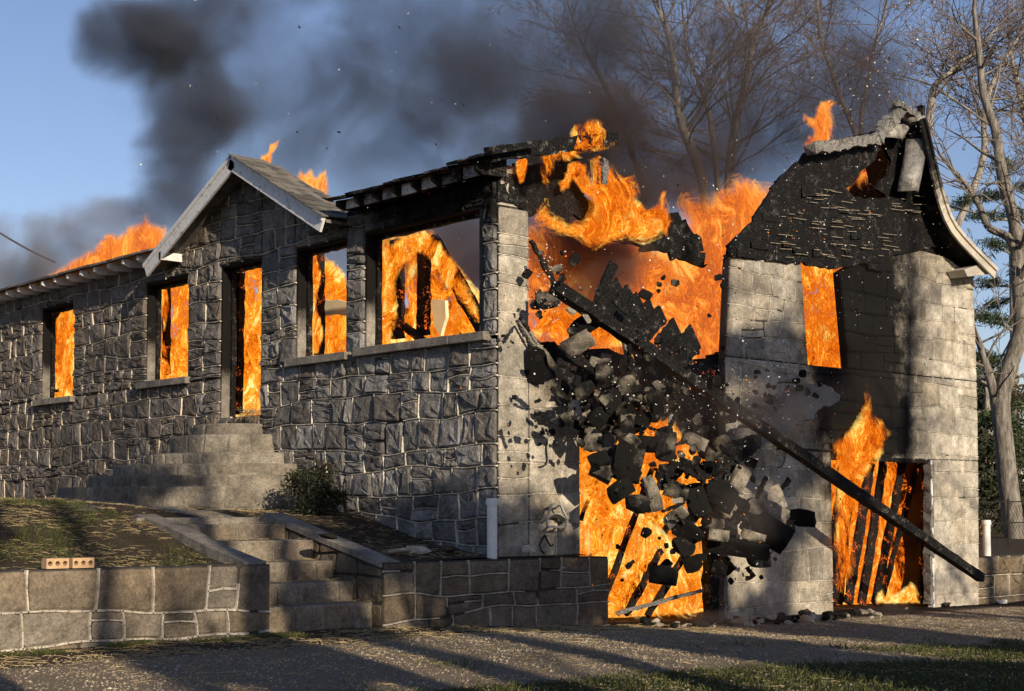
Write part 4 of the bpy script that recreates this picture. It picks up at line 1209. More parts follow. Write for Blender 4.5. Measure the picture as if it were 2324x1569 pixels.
def c3(x, y): return ((1350 + x / 3.411) * .9683, (1000 + y / 3.411) * .9683)
def c2(x, y): return ((1150 + x / 3.922) * .9683, (600 + y / 3.922) * .9683)
S3, S2 = .9683 / 3.411, .9683 / 3.922
big = [  # crop position, size, roll, distance in front of the wall, label, soot, tone
    (410, 300, 225, 260, 10, -.9, 'large square black slab with pale edge falling across flames', 1.0, .5),
    (710, 160, 160, 220, 4, -.8, 'upright brown-black slab falling above the garage fire', .62, .1),
    (950, 115, 205, 95, 22, -.7, 'long grey block tumbling beside upright brown-black slab', .3, .5),
    (225, 320, 170, 210, 25, -.7, 'rough block with ash-grey top falling beside large square slab', .55, .6),
    (140, 100, 130, 190, 5, -.5, 'rough grey stone falling beside the end wall opening', .4, .5),
    (255, 125, 110, 230, -4, -.6, 'mottled mossy tall stone falling above garage fire', .5, .3),
    (550, 140, 180, 115, 0, -.6, 'dark crumbling stone falling between two slabs', .9, .3),
    (890, 320, 155, 105, 20, -.8, 'dark wedge of stone with grey top in the flames', .8, .5),
    (350, 505, 205, 135, -28, -.9, 'plain black block falling low before the garage fire', 1.2, .1),
    (500, 620, 190, 150, -5, -1.0, 'black stone with grey upper face falling before fire', .85, .5),
    (615, 535, 100, 275, -14, -1.1, 'long grey plank-like stone falling end down', .35, .6),
    (820, 560, 85, 115, 8, -.9, 'small pale grey stone amid the falling black blocks', .15, .7),
    (955, 600, 170, 260, -16, -1.0, 'tall black slab falling beside the widest black slab', 1.2, .1),
    (1160, 545, 260, 200, 26, -1.1, 'widest smooth black slab falling at heart of debris', 1.3, .1),
    (1300, 430, 120, 230, 32, -.8, 'mossy lit stone slab above the widest black slab', .3, .5),
    (800, 720, 200, 115, -32, -1.0, 'grey block with lit top beside long plank-like stone', .35, .6),
    (905, 835, 230, 150, 34, -1.1, 'black oblong block in the lower debris cascade', 1.2, .1),
    (870, 965, 150, 175, -28, -1.1, 'brown-black block falling lowest over garage fire', .95, .1),
    (1140, 870, 165, 85, 6, -1.2, 'grey slab with sunlit face in debris cascade', .25, .6),
    (1300, 965, 460, 130, 9, -1.2, 'long flat black slab under the debris cascade', 1.3, .1),
    (1565, 850, 280, 210, 32, -1.2, 'black slab with lit rim at the debris tip', 1.1, .2),
    (1510, 690, 300, 190, 18, -1.0, 'dusty speckled stone mass falling before pale wall', .30, .45),
    (1600, 575, 115, 180, -18, -.9, 'tan sunlit stone falling uppermost before pale wall', .1, .9),
    (1460, 1070, 185, 115, -4, -1.1, 'rough brown stone falling under the long black slab', .45, .2),
    (935, 1100, 135, 120, -15, -1.1, 'black cube of stone falling beside charred post', 1.2, .1),
    (1000, 1045, 85, 55, 0, -1.0, 'small black stone above black cube by charred post', 1.2, .1),
    (700, 1185, 210, 135, 12, -1.2, 'rounded black boulder falling low in garage flames', 1.2, .1),
    (1150, 1130, 115, 90, 4, -1.0, 'black block falling across the charred post', 1.0, .3),
    (1395, 740, 150, 90, 25, -1.1, 'flat charcoal shard in the middle of debris', .8, .3),
    (1240, 690, 130, 120, -30, -1.0, 'grey dusty stone below the widest black slab', .35, .5),
    (1110, 780, 140, 100, 15, -.9, 'sooty stone behind the sunlit grey slab', .75, .4),
    (1420, 880, 200, 70, 20, -1.25, 'thin grey shard lying along long black slab', .3, .5),
    (720, 420, 110, 150, 12, -.7, 'crumbling dark stone in the middle flames', .85, .3),
    (1090, 220, 130, 160, -10, -.6, 'dark mottled stone under the ash-crusted slab', .7, .4),
    (1660, 700, 90, 130, 20, -1.0, 'small speckled stone at outer edge of debris', .35, .5),
]
for x, y, w, h, rot, Y, lab, so, tn in big:
    xd, yd = c3(x, y); fblock(xd, yd, w * S3 * 1.18, h * S3 * 1.18, rot, Y, lab, so + .12, tn)
big2 = [
    (520, 410, 250, 175, -4, -.3, 'dark loose block flying out high beside the corner pillar', .62, .1),
    (800, 810, 330, 190, -27, -.75, 'dressed stone pair with lit face falling below charred beam', .42, .1),
    (850, 640, 370, 190, -30, -.6, 'black slab behind dressed stone pair under charred beam', 1.3, .1),
    (760, 490, 130, 90, -38, -.35, 'sparkling grey broken stone under charred beam end', .12, .6),
    (430, 1010, 240, 380, 12, -.12, 'tall black slab peeling off end wall beside corner', 1.25, .1),
    (810, 1420, 190, 190, 24, -.55, 'pale ash-coated jagged stone falling beside end wall', .15, .8),
    (1150, 1190, 210, 190, 20, -.5, 'ash-white clump falling in the dark gap', .18, .7),
    (560, 1365, 135, 55, -6, -.4, 'small white stone falling near mottled end wall', .02, 1.0),
    (450, 1450, 115, 60, 4, -.25, 'small black stone against the end wall', 1.2, .1),
    (645, 1530, 235, 80, 10, -.5, 'flat charcoal stone falling beside the black cable hook', .7, .4),
    (1060, 945, 110, 110, 10, -.4, 'grey spalled stone falling beneath dressed pair', .45, .5),
    (1210, 1000, 60, 110, 15, -.4, 'thin tan stone splinter falling in dark gap', .1, .8),
    (880, 560, 50, 150, -30, -.8, 'tan lath splinter lying over black slab', .1, .6),
    (1600, 1240, 150, 110, 10, -.5, 'black crumbling stone falling beside wide black plank', 1.1, .2),
    (1500, 1480, 130, 110, 0, -.5, 'black lump in front of small flame', 1.1, .2),
    (1670, 1500, 80, 120, 10, -.5, 'pale chip falling in front of small flame', .1, .8),
    (1650, 1380, 150, 100, -10, -.5, 'dark stone above the pale chip', .9, .3),
    (335, 165, 80, 100, 35, -.2, 'black chip flying beside the corner pillar', 1.2, .1),
    (115, 735, 45, 30, 0, -.12, 'small black chip beside corner pillar joint', 1.2, .1),
    (215, 1300, 45, 45, 5, -.1, 'square black chip before the end wall stones', 1.2, .1),
]
for x, y, w, h, rot, Y, lab, so, tn in big2:
    xd, yd = c2(x, y); fblock(xd, yd, w * S2, h * S2, rot, Y, lab, so, tn)
rd = random.Random(404)
zones = [((1215, 900), (1330, 1010), 26), ((1330, 830), (1560, 960), 48), ((1400, 1000), (1620, 1130), 34), ((1560, 1040), (1760, 1230), 40), ((1620, 840), (1890, 960), 26), ((1390, 1200), (1600, 1320), 14), ((1210, 560), (1320, 760), 16), ((1640, 1150), (1780, 1330), 14), ((1440, 620), (1640, 830), 16)]
for (xa, ya), (xb, yb), n in zones:
    for i in range(n):
        s = rd.choice((8, 10, 12, 14, 18, 24))
        black = rd.random() < .55
        fblock(rd.uniform(xa, xb), rd.uniform(ya, yb), s * rd.uniform(.8, 1.5), s, rd.uniform(-60, 60), rd.uniform(-1.2, -.25),
               'small black stone chip flying in the debris cloud' if black else 'small ash-grey stone chip flying in the debris cloud', 1.1 if black else rd.uniform(.5, .9), rd.random() * .4, boxy=.6, amp=.2, name='stone_chip', group='black chips in the debris cloud' if black else 'grey chips in the debris cloud', seed=9000 + i + int(xa))
MID = ['black', 'charcoal-grey', 'brown-black']
for i in range(64):
    t = rd.random(); x = 1330 + 400 * t + rd.gauss(0, 55); y = 860 + 350 * t + rd.gauss(0, 62)
    if y > 1290 or y < 800: continue
    k_ = rd.choice((0, 0, 1, 2)); s = rd.uniform(20, 46)
    fblock(x, y, s * rd.uniform(.8, 1.6), s, rd.uniform(-70, 70), rd.uniform(-1.0, -.3), MID[k_] + ' broken stone falling in the middle of the debris cascade', (1.2, .6, .85)[k_], (.1, .4, .1)[k_], boxy=.80, amp=.16, dep=.45, name='broken_stone', group=MID[k_] + ' stones in the cascade', seed=20000 + i)
# the long charred beam
A, B = onY(1258, 650, -.75), onY(2226, 1312, -1.35)
bmx = MB(); bmx.bar(A, B, .155, .135, (0, 0, 1), lambda v: (.45, .25 + .75 * sstep(7, 10.2, v[0]), 0), 60, .006, random.Random(2), .82)
bo = bmx.build('charred_beam', M['char']); tag(bo, 'long charred roof beam with glowing lower end falling diagonally across the scene', 'beam')
def plank(name, a, b, w, label, Ya=-.5, Yb=-.5, mat='char', th=.035, c=(.35, .5, 0), seed=1, cat='plank', group=None):
    mb = MB(); a, b = onY(*a, Ya), onY(*b, Yb); k = ppm(a)
    mb.bar(a, b, w / k, th, (0, 1, 0), c, 12, .010, random.Random(seed))
    return tag(mb.build(name, M[mat]), label, cat, group)
def c2p(*p): return c2(*p)
plank('charred_plank', c2p(970, 460), c2p(1130, 70), 26, 'single charred plank standing up above the falling beam', seed=2)
# a torn piece of board sheathing: each board a part
def board_panel(label, boards, seed):
    root = empty('torn_sheathing', onY(*boards[0][0], -.5)); tag(root, label, 'boards')
    inv = -Vector(root.location)
    for i, (a, b, w) in enumerate(boards):
        pa, pb = onY(*a, -.55) + inv, onY(*b, -.48) + inv
        pa = pa.lerp(pb, -.25); mb = MB().bar(pa, pb, 1.42 * w / ppm(onY(*a, -.5)), .03, (0, 1, 0), (.30, .6, 0), 12, .013, random.Random(seed + i))
        mb.build('board', M['char'], root)
    return root
board_panel('torn panel of charred sheathing boards above the falling beam', [(c2p(1010, 500), c2p(1190, 270), 30), (c2p(1110, 540), c2p(1290, 325), 29), (c2p(1205, 590), c2p(1370, 390), 29), (c2p(1300, 650), c2p(1490, 460), 30), (c2p(1410, 710), c2p(1580, 530), 30)], 5)
board_panel('small torn pair of charred boards near the beam middle', [(c2p(1590, 830), c2p(1720, 670), 42), (c2p(1720, 930), c2p(1880, 740), 44)], 15)
plank('charred_plank', c2p(1230, 770), c2p(1340, 1240), 20, 'grey weathered plank hanging down in the dark gap', mat='board', seed=21)
plank('charred_plank', c2p(1290, 780), c2p(1490, 1150), 32, 'wide black plank hanging slanted in the dark gap', Ya=-.3, seed=22)
plank('charred_lath', c2p(270, 560), c2p(350, 700), 10, 'short black lath leaning on the end wall near corner', Ya=-.1, Yb=-.12, seed=23)
plank('charred_lath', c2p(255, 610), c2p(405, 830), 6, 'thin pale-edged lath sliding down the end wall', Ya=-.12, Yb=-.15, mat='board', seed=24)
plank('charred_lath', c2p(365, 705), c2p(415, 800), 8, 'short weathered lath beside dark slab on end wall', Ya=-.12, Yb=-.15, mat='board', seed=25)
for i in range(44):
    t = rd.random(); x = 1300 + 440 * t + rd.gauss(0, 60); y = 830 + 370 * t + rd.gauss(0, 70)
    a = rd.uniform(0, 3.14); L = rd.uniform(18, 62)
    if y > 1300: continue
    Y = rd.uniform(-1.3, -.3)
    plank('charred_splinter', (x - L * math.cos(a) / 2, y - L * math.sin(a) / 2), (x + L * math.cos(a) / 2, y + L * math.sin(a) / 2), rd.uniform(4, 13), 'black charred splinter of board flying in the debris cascade', Ya=Y, Yb=Y - rd.uniform(-.2, .2), th=.025, c=(.2, .3, 0), seed=900 + i, cat='splinter', group='charred splinters in the cascade')
# ash-crusted slab of roof
def c5(x, y): return ((1650 + x / 5.81) * .9683, (880 + y / 5.81) * .9683)
sl_ = sheet('ash_crusted_slab', [c5(*p) for p in ((120, 1200), (330, 870), (700, 640), (1000, 480), (1230, 160), (1480, 130), (1740, 140), (1890, 270), (1880, 340), (1500, 560), (1120, 760), (900, 900), (420, 1210), (200, 1290))], lambda x, y: onY(x, y, -.40 - .12 * (x - 1620) / 290), .16, 'ash', lambda v: (.45 + .55 * sstep(4.6, 5.9, v[0]), .2, 0), step=7, seed=33, ragged_=.025, curl=.12)
tag(sl_, 'long ash-crusted slab of roof falling behind the charred beam', 'roof slab')
sl2 = sheet('ash_crusted_slab', [c5(*p) for p in ((100, 1230), (420, 900), (760, 800), (800, 960), (420, 1230), (160, 1320))], lambda x, y: onY(x, y, -.62), .12, 'char', (.2, .2, 0), step=8, seed=37, ragged_=.02)
tag(sl2, 'black lower end of falling roof slab above pale wall', 'roof slab')

# ------------------------------------------------------------------ fire
def Yp(Y): return lambda x, y: onY(x, y, Y)
def Xp(X): return lambda x, y: onX(x, y, X)
def rect(x0, y0, x1, y1): return [(x0, y0), (x1, y0), (x1, y1), (x0, y1)]
flame('room_fire', [(60, 640), (230, 620), (215, 930), (70, 940)], Xp(1.5), .8, M['fire_room'], 'orange fire filling the window farthest from the house corner', 8, 2, smooth_d=.5)
flame('room_fire', [(310, 590), (500, 575), (500, 890), (300, 900)], Xp(1.5), .8, M['fire_room'], 'orange fire filling the window between the doorway and the far window', 8, 2, smooth_d=.5)
flame('room_fire', [(500, 560), (665, 545), (660, 960), (490, 975)], Xp(1.6), .8, M['fire_room'], 'yellow-orange fire filling the doorway', 8, 2, smooth_d=.5)
flame('room_fire', [(655, 640), (690, 600), (730, 575), (770, 600), (800, 640), (850, 640), (850, 850), (650, 860)], Xp(1.9), .8, M['fire_room'], 'orange fire in the window between doorway and wide window', 8, 2, smooth_d=.5)
flame('room_fire', [(830, 540), (930, 520), (985, 515), (1010, 570), (1060, 620), (1120, 690), (1160, 760), (1150, 820), (830, 830)], Xp(2.1), .8, M['fire_room'], 'fire filling lower part of the wide front window', 8, 2, smooth_d=.5)
def ffl(a, b, X, zt): return [proj((X, a, 2.6)), proj((X, b, 2.6)), proj((X, b, zt)), proj((X, (a + b) / 2, zt + .12)), proj((X, a, zt - .05))]  # low flames added indoors, under sill height, to light the plaster from below
flame('added_floor_fire', ffl(.4, 4.4, .75, 3.36), Xp(.75), .5, M['fire_room'], 'unseen fire added along the floor to light the room behind the wide window', 8, 2, smooth_d=.4)
flame('added_floor_fire', ffl(4.9, 6.2, .55, 3.0), Xp(.62), .4, M['fire_room'], 'low fire added on the floor to light the room inside the doorway', 8, 2, smooth_d=.4)
flame('window_flame', [(868, 560), (900, 540), (960, 520), (1000, 545), (1040, 600), (1060, 650), (1085, 690), (1100, 745), (1080, 735), (1040, 680), (1000, 640), (980, 600), (950, 580), (935, 640), (920, 600), (900, 640), (905, 720), (890, 770), (870, 780), (862, 700)], Xp(.62), .18, M['fire_bright'], 'bright flame licking over studs in the wide front window', 5, 2)
flame('window_flame', [(700, 590), (718, 570), (730, 620), (722, 690), (735, 760), (725, 805), (705, 800), (712, 700)], Xp(.5), .15, M['fire_orange'], 'narrow flame at window edge beside the wide window pillar', 5, 2)
flame('window_flame', [(362, 655), (380, 640), (385, 700), (372, 760), (390, 850), (366, 855), (370, 740)], Xp(.45), .12, M['fire_orange'], 'narrow flame at window edge left of the doorway', 5, 2)
flame('window_flame', [(110, 735), (135, 710), (165, 712), (150, 760), (160, 800), (150, 880), (112, 890), (122, 800)], Xp(.5), .15, M['fire_orange'], 'ragged flame in the window farthest from the corner', 5, 2)
G1 = 'fire filling the collapsing garage opening under falling stones'
flame('garage_fire', [(1250, 985), (1440, 960), (1640, 985), (1655, 1100), (1650, 1330), (1630, 1420), (1400, 1425), (1250, 1400)], Yp(1.6), 1.2, M['fire_bright'], G1, 7, 2, smooth_d=.6)
flame('garage_flame', [(1318, 1010), (1350, 1015), (1370, 1060), (1420, 1120), (1470, 1170), (1520, 1210), (1570, 1240), (1598, 1290), (1600, 1385), (1560, 1405), (1470, 1400), (1385, 1408), (1330, 1330), (1316, 1180)], Yp(.35), .5, M['fire_bright'], 'bright curling flames at the front of collapsing garage opening', 5, 2)
flame('garage_fire', [(1830, 1020), (2150, 1020), (2150, 1390), (1830, 1395)], Yp(1.4), .9, M['fire_orange'], 'orange fire behind leaning boards of the second garage opening', 8, 2, smooth_d=.6)
flame('garage_flame', [(1892, 1046), (1888, 1010), (1905, 990), (1925, 975), (1945, 950), (1958, 910), (1966, 868), (1974, 900), (1985, 935), (2005, 955), (2022, 985), (2015, 1010), (2000, 1040), (1990, 1050), (1960, 1100), (1950, 1150), (1935, 1180), (1945, 1280), (1920, 1345), (1896, 1350), (1893, 1200)], Yp(-.10), .30, M['fire_orange'], 'flame leaping up the dark wall from second garage opening', 5, 3)
flame('garage_flame', [(1985, 1372), (1990, 1345), (2005, 1330), (2010, 1350), (2040, 1345), (2065, 1320), (2080, 1330), (2090, 1372)], Yp(.1), .3, M['fire_bright'], 'low yellow flame on floor of the second garage opening', 4, 2)
flame('window_fire', [(1780, 570), (1950, 590), (1960, 880), (1800, 870)], Yp(1.3), .8, M['fire_orange'], 'orange fire in the slanted window of the gabled end', 8, 2, smooth_d=.5)
flame('roof_flame', [(70, 648), (110, 618), (150, 598), (185, 575), (215, 556), (240, 528), (268, 530), (290, 510), (318, 500), (332, 478), (348, 505), (380, 515), (380, 560), (345, 600), (320, 607), (250, 625), (180, 640), (110, 655)], Xp(.4), .5, M['fire_thin'], 'low orange flames along roof edge above white rafter tails', 4, 3)
flame('roof_flame', [(586, 372), (592, 352), (606, 346), (612, 328), (638, 312), (632, 335), (620, 352), (618, 372), (602, 382)], Xp(1.2), .2, M['fire_thin'], 'wisp of flame rising from the porch roof ridge', 3, 2)
flame('roof_flame', [(668, 412), (680, 378), (692, 392), (706, 382), (716, 398), (742, 378), (748, 420), (750, 452), (716, 440), (690, 424)], Xp(1.2), .25, M['fire_thin'], 'thin flame behind the porch roof slope', 3, 2)
flame('roof_flame', [(828, 446), (838, 428), (862, 418), (890, 414), (930, 410), (1010, 385), (1012, 395), (930, 426), (880, 438)], Xp(.2), .2, M['fire_thin'], 'low flame along charred eave beside the porch', 3, 2)
flame('roof_flame', [(1222, 356), (1240, 338), (1262, 322), (1290, 312), (1306, 284), (1330, 266), (1362, 268), (1380, 298), (1378, 325), (1398, 316), (1402, 330), (1370, 345), (1340, 352), (1310, 362), (1285, 372), (1262, 366), (1258, 395), (1245, 422), (1228, 412), (1224, 385)], Yp(-.15), .3, M['fire_bright'], 'flame running along the burnt verge rafter', 4, 2)
flame('roof_flame', [(1168, 366), (1182, 352), (1202, 360), (1198, 385), (1190, 415), (1178, 420), (1172, 395)], Yp(-.12), .2, M['fire_orange'], 'small flame at the corner pillar top', 4, 2)
flame('roof_flame', [(1288, 372), (1306, 366), (1330, 372), (1336, 400), (1352, 440), (1338, 452), (1318, 432), (1300, 410), (1292, 430), (1270, 440), (1264, 415), (1280, 405)], Yp(.3), .2, M['fire_orange'], 'ragged flame eating through the hanging roof sheet', 4, 2)
flame('roof_flame', [(1420, 470), (1432, 440), (1448, 455), (1470, 470), (1490, 460), (1498, 430), (1515, 432), (1512, 470), (1530, 500), (1515, 540), (1498, 520), (1480, 545), (1462, 520), (1440, 530), (1428, 505)], Yp(.6), .25, M['fire_orange'], 'flame curling over the second hanging roof sheet', 4, 2)
flame('roof_flame', [(1335, 362), (1360, 350), (1390, 372), (1405, 392), (1440, 400), (1456, 440), (1440, 470), (1462, 500), (1500, 492), (1512, 440), (1518, 480), (1500, 540), (1460, 560), (1420, 545), (1380, 560), (1340, 568), (1310, 545), (1250, 530), (1205, 500), (1212, 484), (1240, 452), (1250, 480), (1290, 505), (1320, 500), (1340, 470), (1325, 430), (1338, 400)], Yp(.25), .6, M['fire_orange'], 'tall flame where the burnt roof has fallen in', 5, 3)
flame('roof_flame', [(1525, 460), (1555, 428), (1605, 438), (1640, 410), (1680, 388), (1720, 412), (1765, 410), (1800, 370), (1790, 420), (1760, 470), (1745, 560), (1760, 640), (1720, 700), (1700, 870), (1640, 870), (1520, 862), (1440, 830), (1380, 740), (1390, 660), (1400, 590), (1430, 545), (1480, 540), (1520, 545), (1545, 510)], Yp(2.2), 1.2, M['fire_red'], 'large smoky flame behind the gabled end wall', 6, 3)
flame('roof_flame', [(1815, 345), (1822, 318), (1840, 300), (1820, 276), (1822, 258), (1842, 262), (1856, 230), (1880, 222), (1902, 232), (1888, 252), (1895, 285), (1892, 320), (1900, 345)], Yp(.8), .35, M['fire_thin'], 'separate flame above the ash-covered purlin', 3, 3)
flame('roof_flame', [(1900, 440), (1900, 320), (2060, 300), (2050, 440)], Yp(.9), .3, M['fire_red'], 'flame glowing through hole in the charred gable', 6, 2)
flame('wall_flame', [(1150, 540), (1240, 480), (1290, 520), (1340, 470), (1400, 520), (1480, 500), (1560, 600), (1540, 640), (1530, 760), (1500, 860), (1320, 860), (1150, 850)], Yp(2.0), .9, M['fire_red'], 'smoky red fire behind the broken end wall', 6, 2, smooth_d=.6)
flame('wall_flame', [(1206, 765), (1206, 720), (1230, 700), (1290, 690), (1330, 700), (1400, 740), (1450, 770), (1440, 800), (1380, 785), (1300, 775)], Yp(.5), .3, M['fire_orange'], 'low flame on floor edge under falling beam', 5, 2)
flame('wall_flame', [(1400, 1000), (1425, 960), (1440, 935), (1470, 950), (1500, 935), (1530, 950), (1560, 990), (1620, 1040), (1640, 1100), (1600, 1120), (1500, 1080), (1440, 1060), (1390, 1050)], Yp(-.15), .3, M['fire_orange'], 'flame breaking through amid the falling stones', 5, 2)

# ------------------------------------------------------------------ smoke
def smoke_mat(name, color, dens, nscale=.75, lo=.40, hi=.72, step=1.6):
    t = NT(name)
    tc = t.n('ShaderNodeTexCoord').outputs['Object']
    r = t.vmath('LENGTH', tc)
    p = t.pos()
    w = t.noise(p, .35, 1, .5, out='Color')
    q = t.vmath('ADD', p, t.vmath('SCALE', t.vmath('SUBTRACT', w, (.5, .5, .5)), scale=2.2))
    n = t.noise(q, nscale, 6, .60)
    fall = t.mapr(t.math('ADD', r, t.math('MULTIPLY', t.math('SUBTRACT', n, .5), -1.5)), .38, .86, 1.0, 0.0)
    d = t.math('MULTIPLY', t.math('MULTIPLY', fall, t.mapr(n, lo, hi, .12, 1.0)), dens)
    fade = t.mapr(r, .8, 1.0, 1.0, 0.0)
    d = t.math('MULTIPLY', d, fade)
    v = t.n('ShaderNodeVolumePrincipled', {'Color': color, 'Density': d, 'Anisotropy': .2})
    t.t.links.new(v.outputs[0], t.out.inputs['Volume'])
    t.m.cycles.volume_step_rate = step
    t.m.cycles.homogeneous_volume = False
    return t.m
SM = {}
def puff(x, y, rx, ry, depth, dens, color, dd=1.4, **kw):
    key = (dens, color, tuple(kw.items()))
    if key not in SM: SM[key] = smoke_mat('smoke', color, dens, **kw)
    p = atD(x, y, depth); k = F / depth
    bm = bmesh.new(); bmesh.ops.create_icosphere(bm, subdivisions=2, radius=1.0)
    me = bpy.data.meshes.new('smoke'); bm.to_mesh(me); bm.free()
    me.materials.append(SM[key])
    o = bpy.data.objects.new('smoke', me); col.objects.link(o)
    o.location = p; o.rotation_euler = (0, 0, -HEAD); o.scale = (rx / k, dd, ry / k)
    o['kind'] = 'stuff'
    return o
DK, BR, LT = (.20, .225, .29), (.17, .14, .135), (.62, .55, .50)
for a in [(300, 100, 170, 140, 26, 2.4), (430, 50, 220, 150, 27, 1.6), (430, 230, 170, 220, 26, 2.2), (390, 390, 130, 150, 25, 1.7), (400, 480, 130, 100, 24, 1.6)]: puff(a[0], a[1], a[2], a[3], a[4], a[5], DK, lo=.34, hi=.68)
for a in [(600, 130, 440, 320, 29, .5), (760, 330, 420, 250, 28, .5), (980, 120, 360, 320, 28, .75), (1100, 240, 260, 300, 26, .9), (1320, 100, 420, 300, 29, .7)]: puff(a[0], a[1], a[2], a[3], a[4], a[5], DK, dd=2.2, lo=.28, hi=.66)
for a in [(1330, 290, 260, 170, 24, 1.8), (1490, 360, 300, 160, 24.5, 1.9), (1450, 180, 360, 260, 27, .6), (1700, 330, 300, 210, 26, .9), (1840, 150, 360, 300, 27, .7), (1960, 230, 210, 210, 24, .8), (1400, 470, 280, 130, 22.5, 2.0)]: puff(a[0], a[1], a[2], a[3], a[4], a[5], BR, dd=1.6, lo=.30, hi=.68)
for a in [(1040, 560, 260, 190, 21.5, 1.6), (760, 570, 160, 120, 23, 1.0)]: puff(a[0], a[1], a[2], a[3], a[4], a[5], (.24, .20, .20), dd=1.5, lo=.2, hi=.55)
for a in [(120, 580, 240, 140, 27, 1.6), (260, 520, 190, 100, 26, 1.4), (-40, 640, 210, 100, 28, 1.4)]: puff(a[0], a[1], a[2], a[3], a[4], a[5], LT, dd=1.2, lo=.3, hi=.66)
for a in [(2070, 300, 110, 130, 24.5, .35)]: puff(a[0], a[1], a[2], a[3], a[4], a[5], LT, dd=.7)
for a in [(1310, 600, 220, 170, 19.4, 4.0), (1250, 520, 150, 110, 20, 3.0)]: puff(a[0], a[1], a[2], a[3], a[4], a[5], (.40, .22, .18), dd=1.1, lo=.25, hi=.6)
for a in [(1500, 880, 260, 130, 17.0, 2.2), (1680, 960, 170, 120, 17.4, 1.0), (1980, 830, 90, 170, 20.5, 1.4), (2000, 600, 150, 90, 21, .5)]: puff(a[0], a[1], a[2], a[3], a[4], a[5], (.10, .085, .08), dd=.5)
for a in [(1740, 930, 190, 110, 16.9, .9), (1520, 1010, 150, 90, 16.4, .5), (1700, 1180, 120, 90, 16.6, .5)]: puff(a[0], a[1], a[2], a[3], a[4], a[5], (.50, .43, .38), dd=.5)
for a in [(1760, 1370, 80, 50, 17.6, .9), (1640, 1405, 120, 30, 17, .7), (1990, 1385, 130, 22, 19, .6)]: puff(a[0], a[1], a[2], a[3], a[4], a[5], (.6, .52, .48), dd=.35)

# flying ash and embers
def flecks(name, n, mat, size, seed, weight):
    rnd = random.Random(seed); mb = MB()
    while len(mb.v) < n * 4:
        z = rnd.choices(weight, [w[5] for w in weight])[0]
        x, y = rnd.gauss(z[0], z[2]), rnd.gauss(z[1], z[3])
        p = onY(x, y, rnd.uniform(-2.0, z[4])); s = size * rnd.uniform(.4, 1.6)
        vs = [p + Vector((rnd.uniform(-s, s), rnd.uniform(-s, s), rnd.uniform(-s, s))) for _ in range(4)]
        mb.add(vs, [(0, 1, 2), (0, 2, 3), (0, 3, 1), (1, 3, 2)])
    o = mb.build(name, mat); o['kind'] = 'stuff'
ZW = [(1450, 880, 150, 90, -.2, 3), (1700, 900, 130, 90, -.2, 3), (1900, 560, 150, 120, -.2, 3), (2040, 200, 90, 90, 0, 3), (1240, 660, 30, 50, -.1, 1.5), (1500, 500, 200, 120, 0, 1.5), (1600, 1180, 130, 90, -.4, 2), (900, 250, 280, 160, 0, .6)]
flecks('flying_ash', 1500, M['litter'], .010, 1, ZW)
flecks('flying_soot', 500, M['cable'], .014, 2, ZW)
te = NT('ember'); em = te.n('ShaderNodeEmission', {'Color': (1, .22, .03), 'Strength': 1.6}); te.t.links.new(em.outputs[0], te.out.inputs['Surface']); te.m.cycles.emission_sampling = 'NONE'
flecks('flying_embers', 160, te.m, .009, 3, ZW[:7])
# ------------------------------------------------------------------ trees
def bark_mat(name, c1, c2):
    t = NT(name); p = t.pos()
    n = t.noise(t.vmath('MULTIPLY', p, (6, 6, 1.6)), 2.2, 6, .7); n2 = t.noise(p, 1.1, 4, .6)
    c = t.mix(t.mapr(n, .35, .68), c1, c2)
    c = t.mix(t.math('MULTIPLY', t.mapr(n2, .5, .7), .4), c, (.10, .105, .08))
    return t.bsdf(c, .9, t.bump(n, .8, .03), .15)
M['bark_pale'] = bark_mat('pale_bark', (.09, .08, .066), (.29, .265, .23))
M['bark_brown'] = bark_mat('brown_bark', (.17, .15, .125), (.42, .385, .335))
M['twig'] = plain('twig_bark', (.125, .10, .085), (.25, .205, .175), 3, .9)
M['twig_pale'] = plain('pale_twig', (.12, .10, .08), (.26, .23, .19), 3, .9)
def leaf_mat(name, c1, c2):
    t = NT(name); p = t.pos()
    n = t.noise(p, 2.2, 4, .6); n2 = t.noise(p, 25, 2, .6)
    c = t.mix(t.math('MULTIPLY', t.math('ADD', n, n2), .5), c1, c2)
    return t.bsdf(c, .75, None, .25)
M['needles'] = leaf_mat('pine_needles', (.012, .022, .010), (.075, .105, .04))
M['evergreen'] = leaf_mat('dark_leaves', (.006, .010, .005), (.045, .050, .022))
M['shrub_brown'] = leaf_mat('brown_undergrowth', (.02, .017, .010), (.10, .085, .045))
M['red_leaf'] = leaf_mat('red_tipped_leaves', (.06, .006, .005), (.17, .02, .012))
def seg_mesh(segs, n):
    """All limbs of one tree as tapering tubes, in one go."""
    if not segs: return None
    P0 = np.array([s[0] for s in segs]); P1 = np.array([s[1] for s in segs]); r0 = np.array([s[2] for s in segs]); r1 = np.array([s[3] for s in segs])
    d = P1 - P0; d /= np.maximum(np.linalg.norm(d, axis=1, keepdims=True), 1e-9)
    ref = np.where(np.abs(d[:, 2:3]) > .9, np.array([[1., 0, 0]]), np.array([[0, 0, 1.]]))
    s = np.cross(d, ref); s /= np.maximum(np.linalg.norm(s, axis=1, keepdims=True), 1e-9); u = np.cross(s, d)
    N = len(segs); V = np.zeros((N, 2, n, 3))
    for k in range(n):
        a = 2 * math.pi * k / n
        w = s * math.cos(a) + u * math.sin(a)
        V[:, 0, k] = P0 + w * r0[:, None]; V[:, 1, k] = P1 + w * r1[:, None]
    base = (np.arange(N) * 2 * n)[:, None]
    Fc = np.concatenate([np.stack([base[:, 0] + k, base[:, 0] + (k + 1) % n, base[:, 0] + n + (k + 1) % n, base[:, 0] + n + k], 1) for k in range(n)])
    return V.reshape(-1, 3), Fc
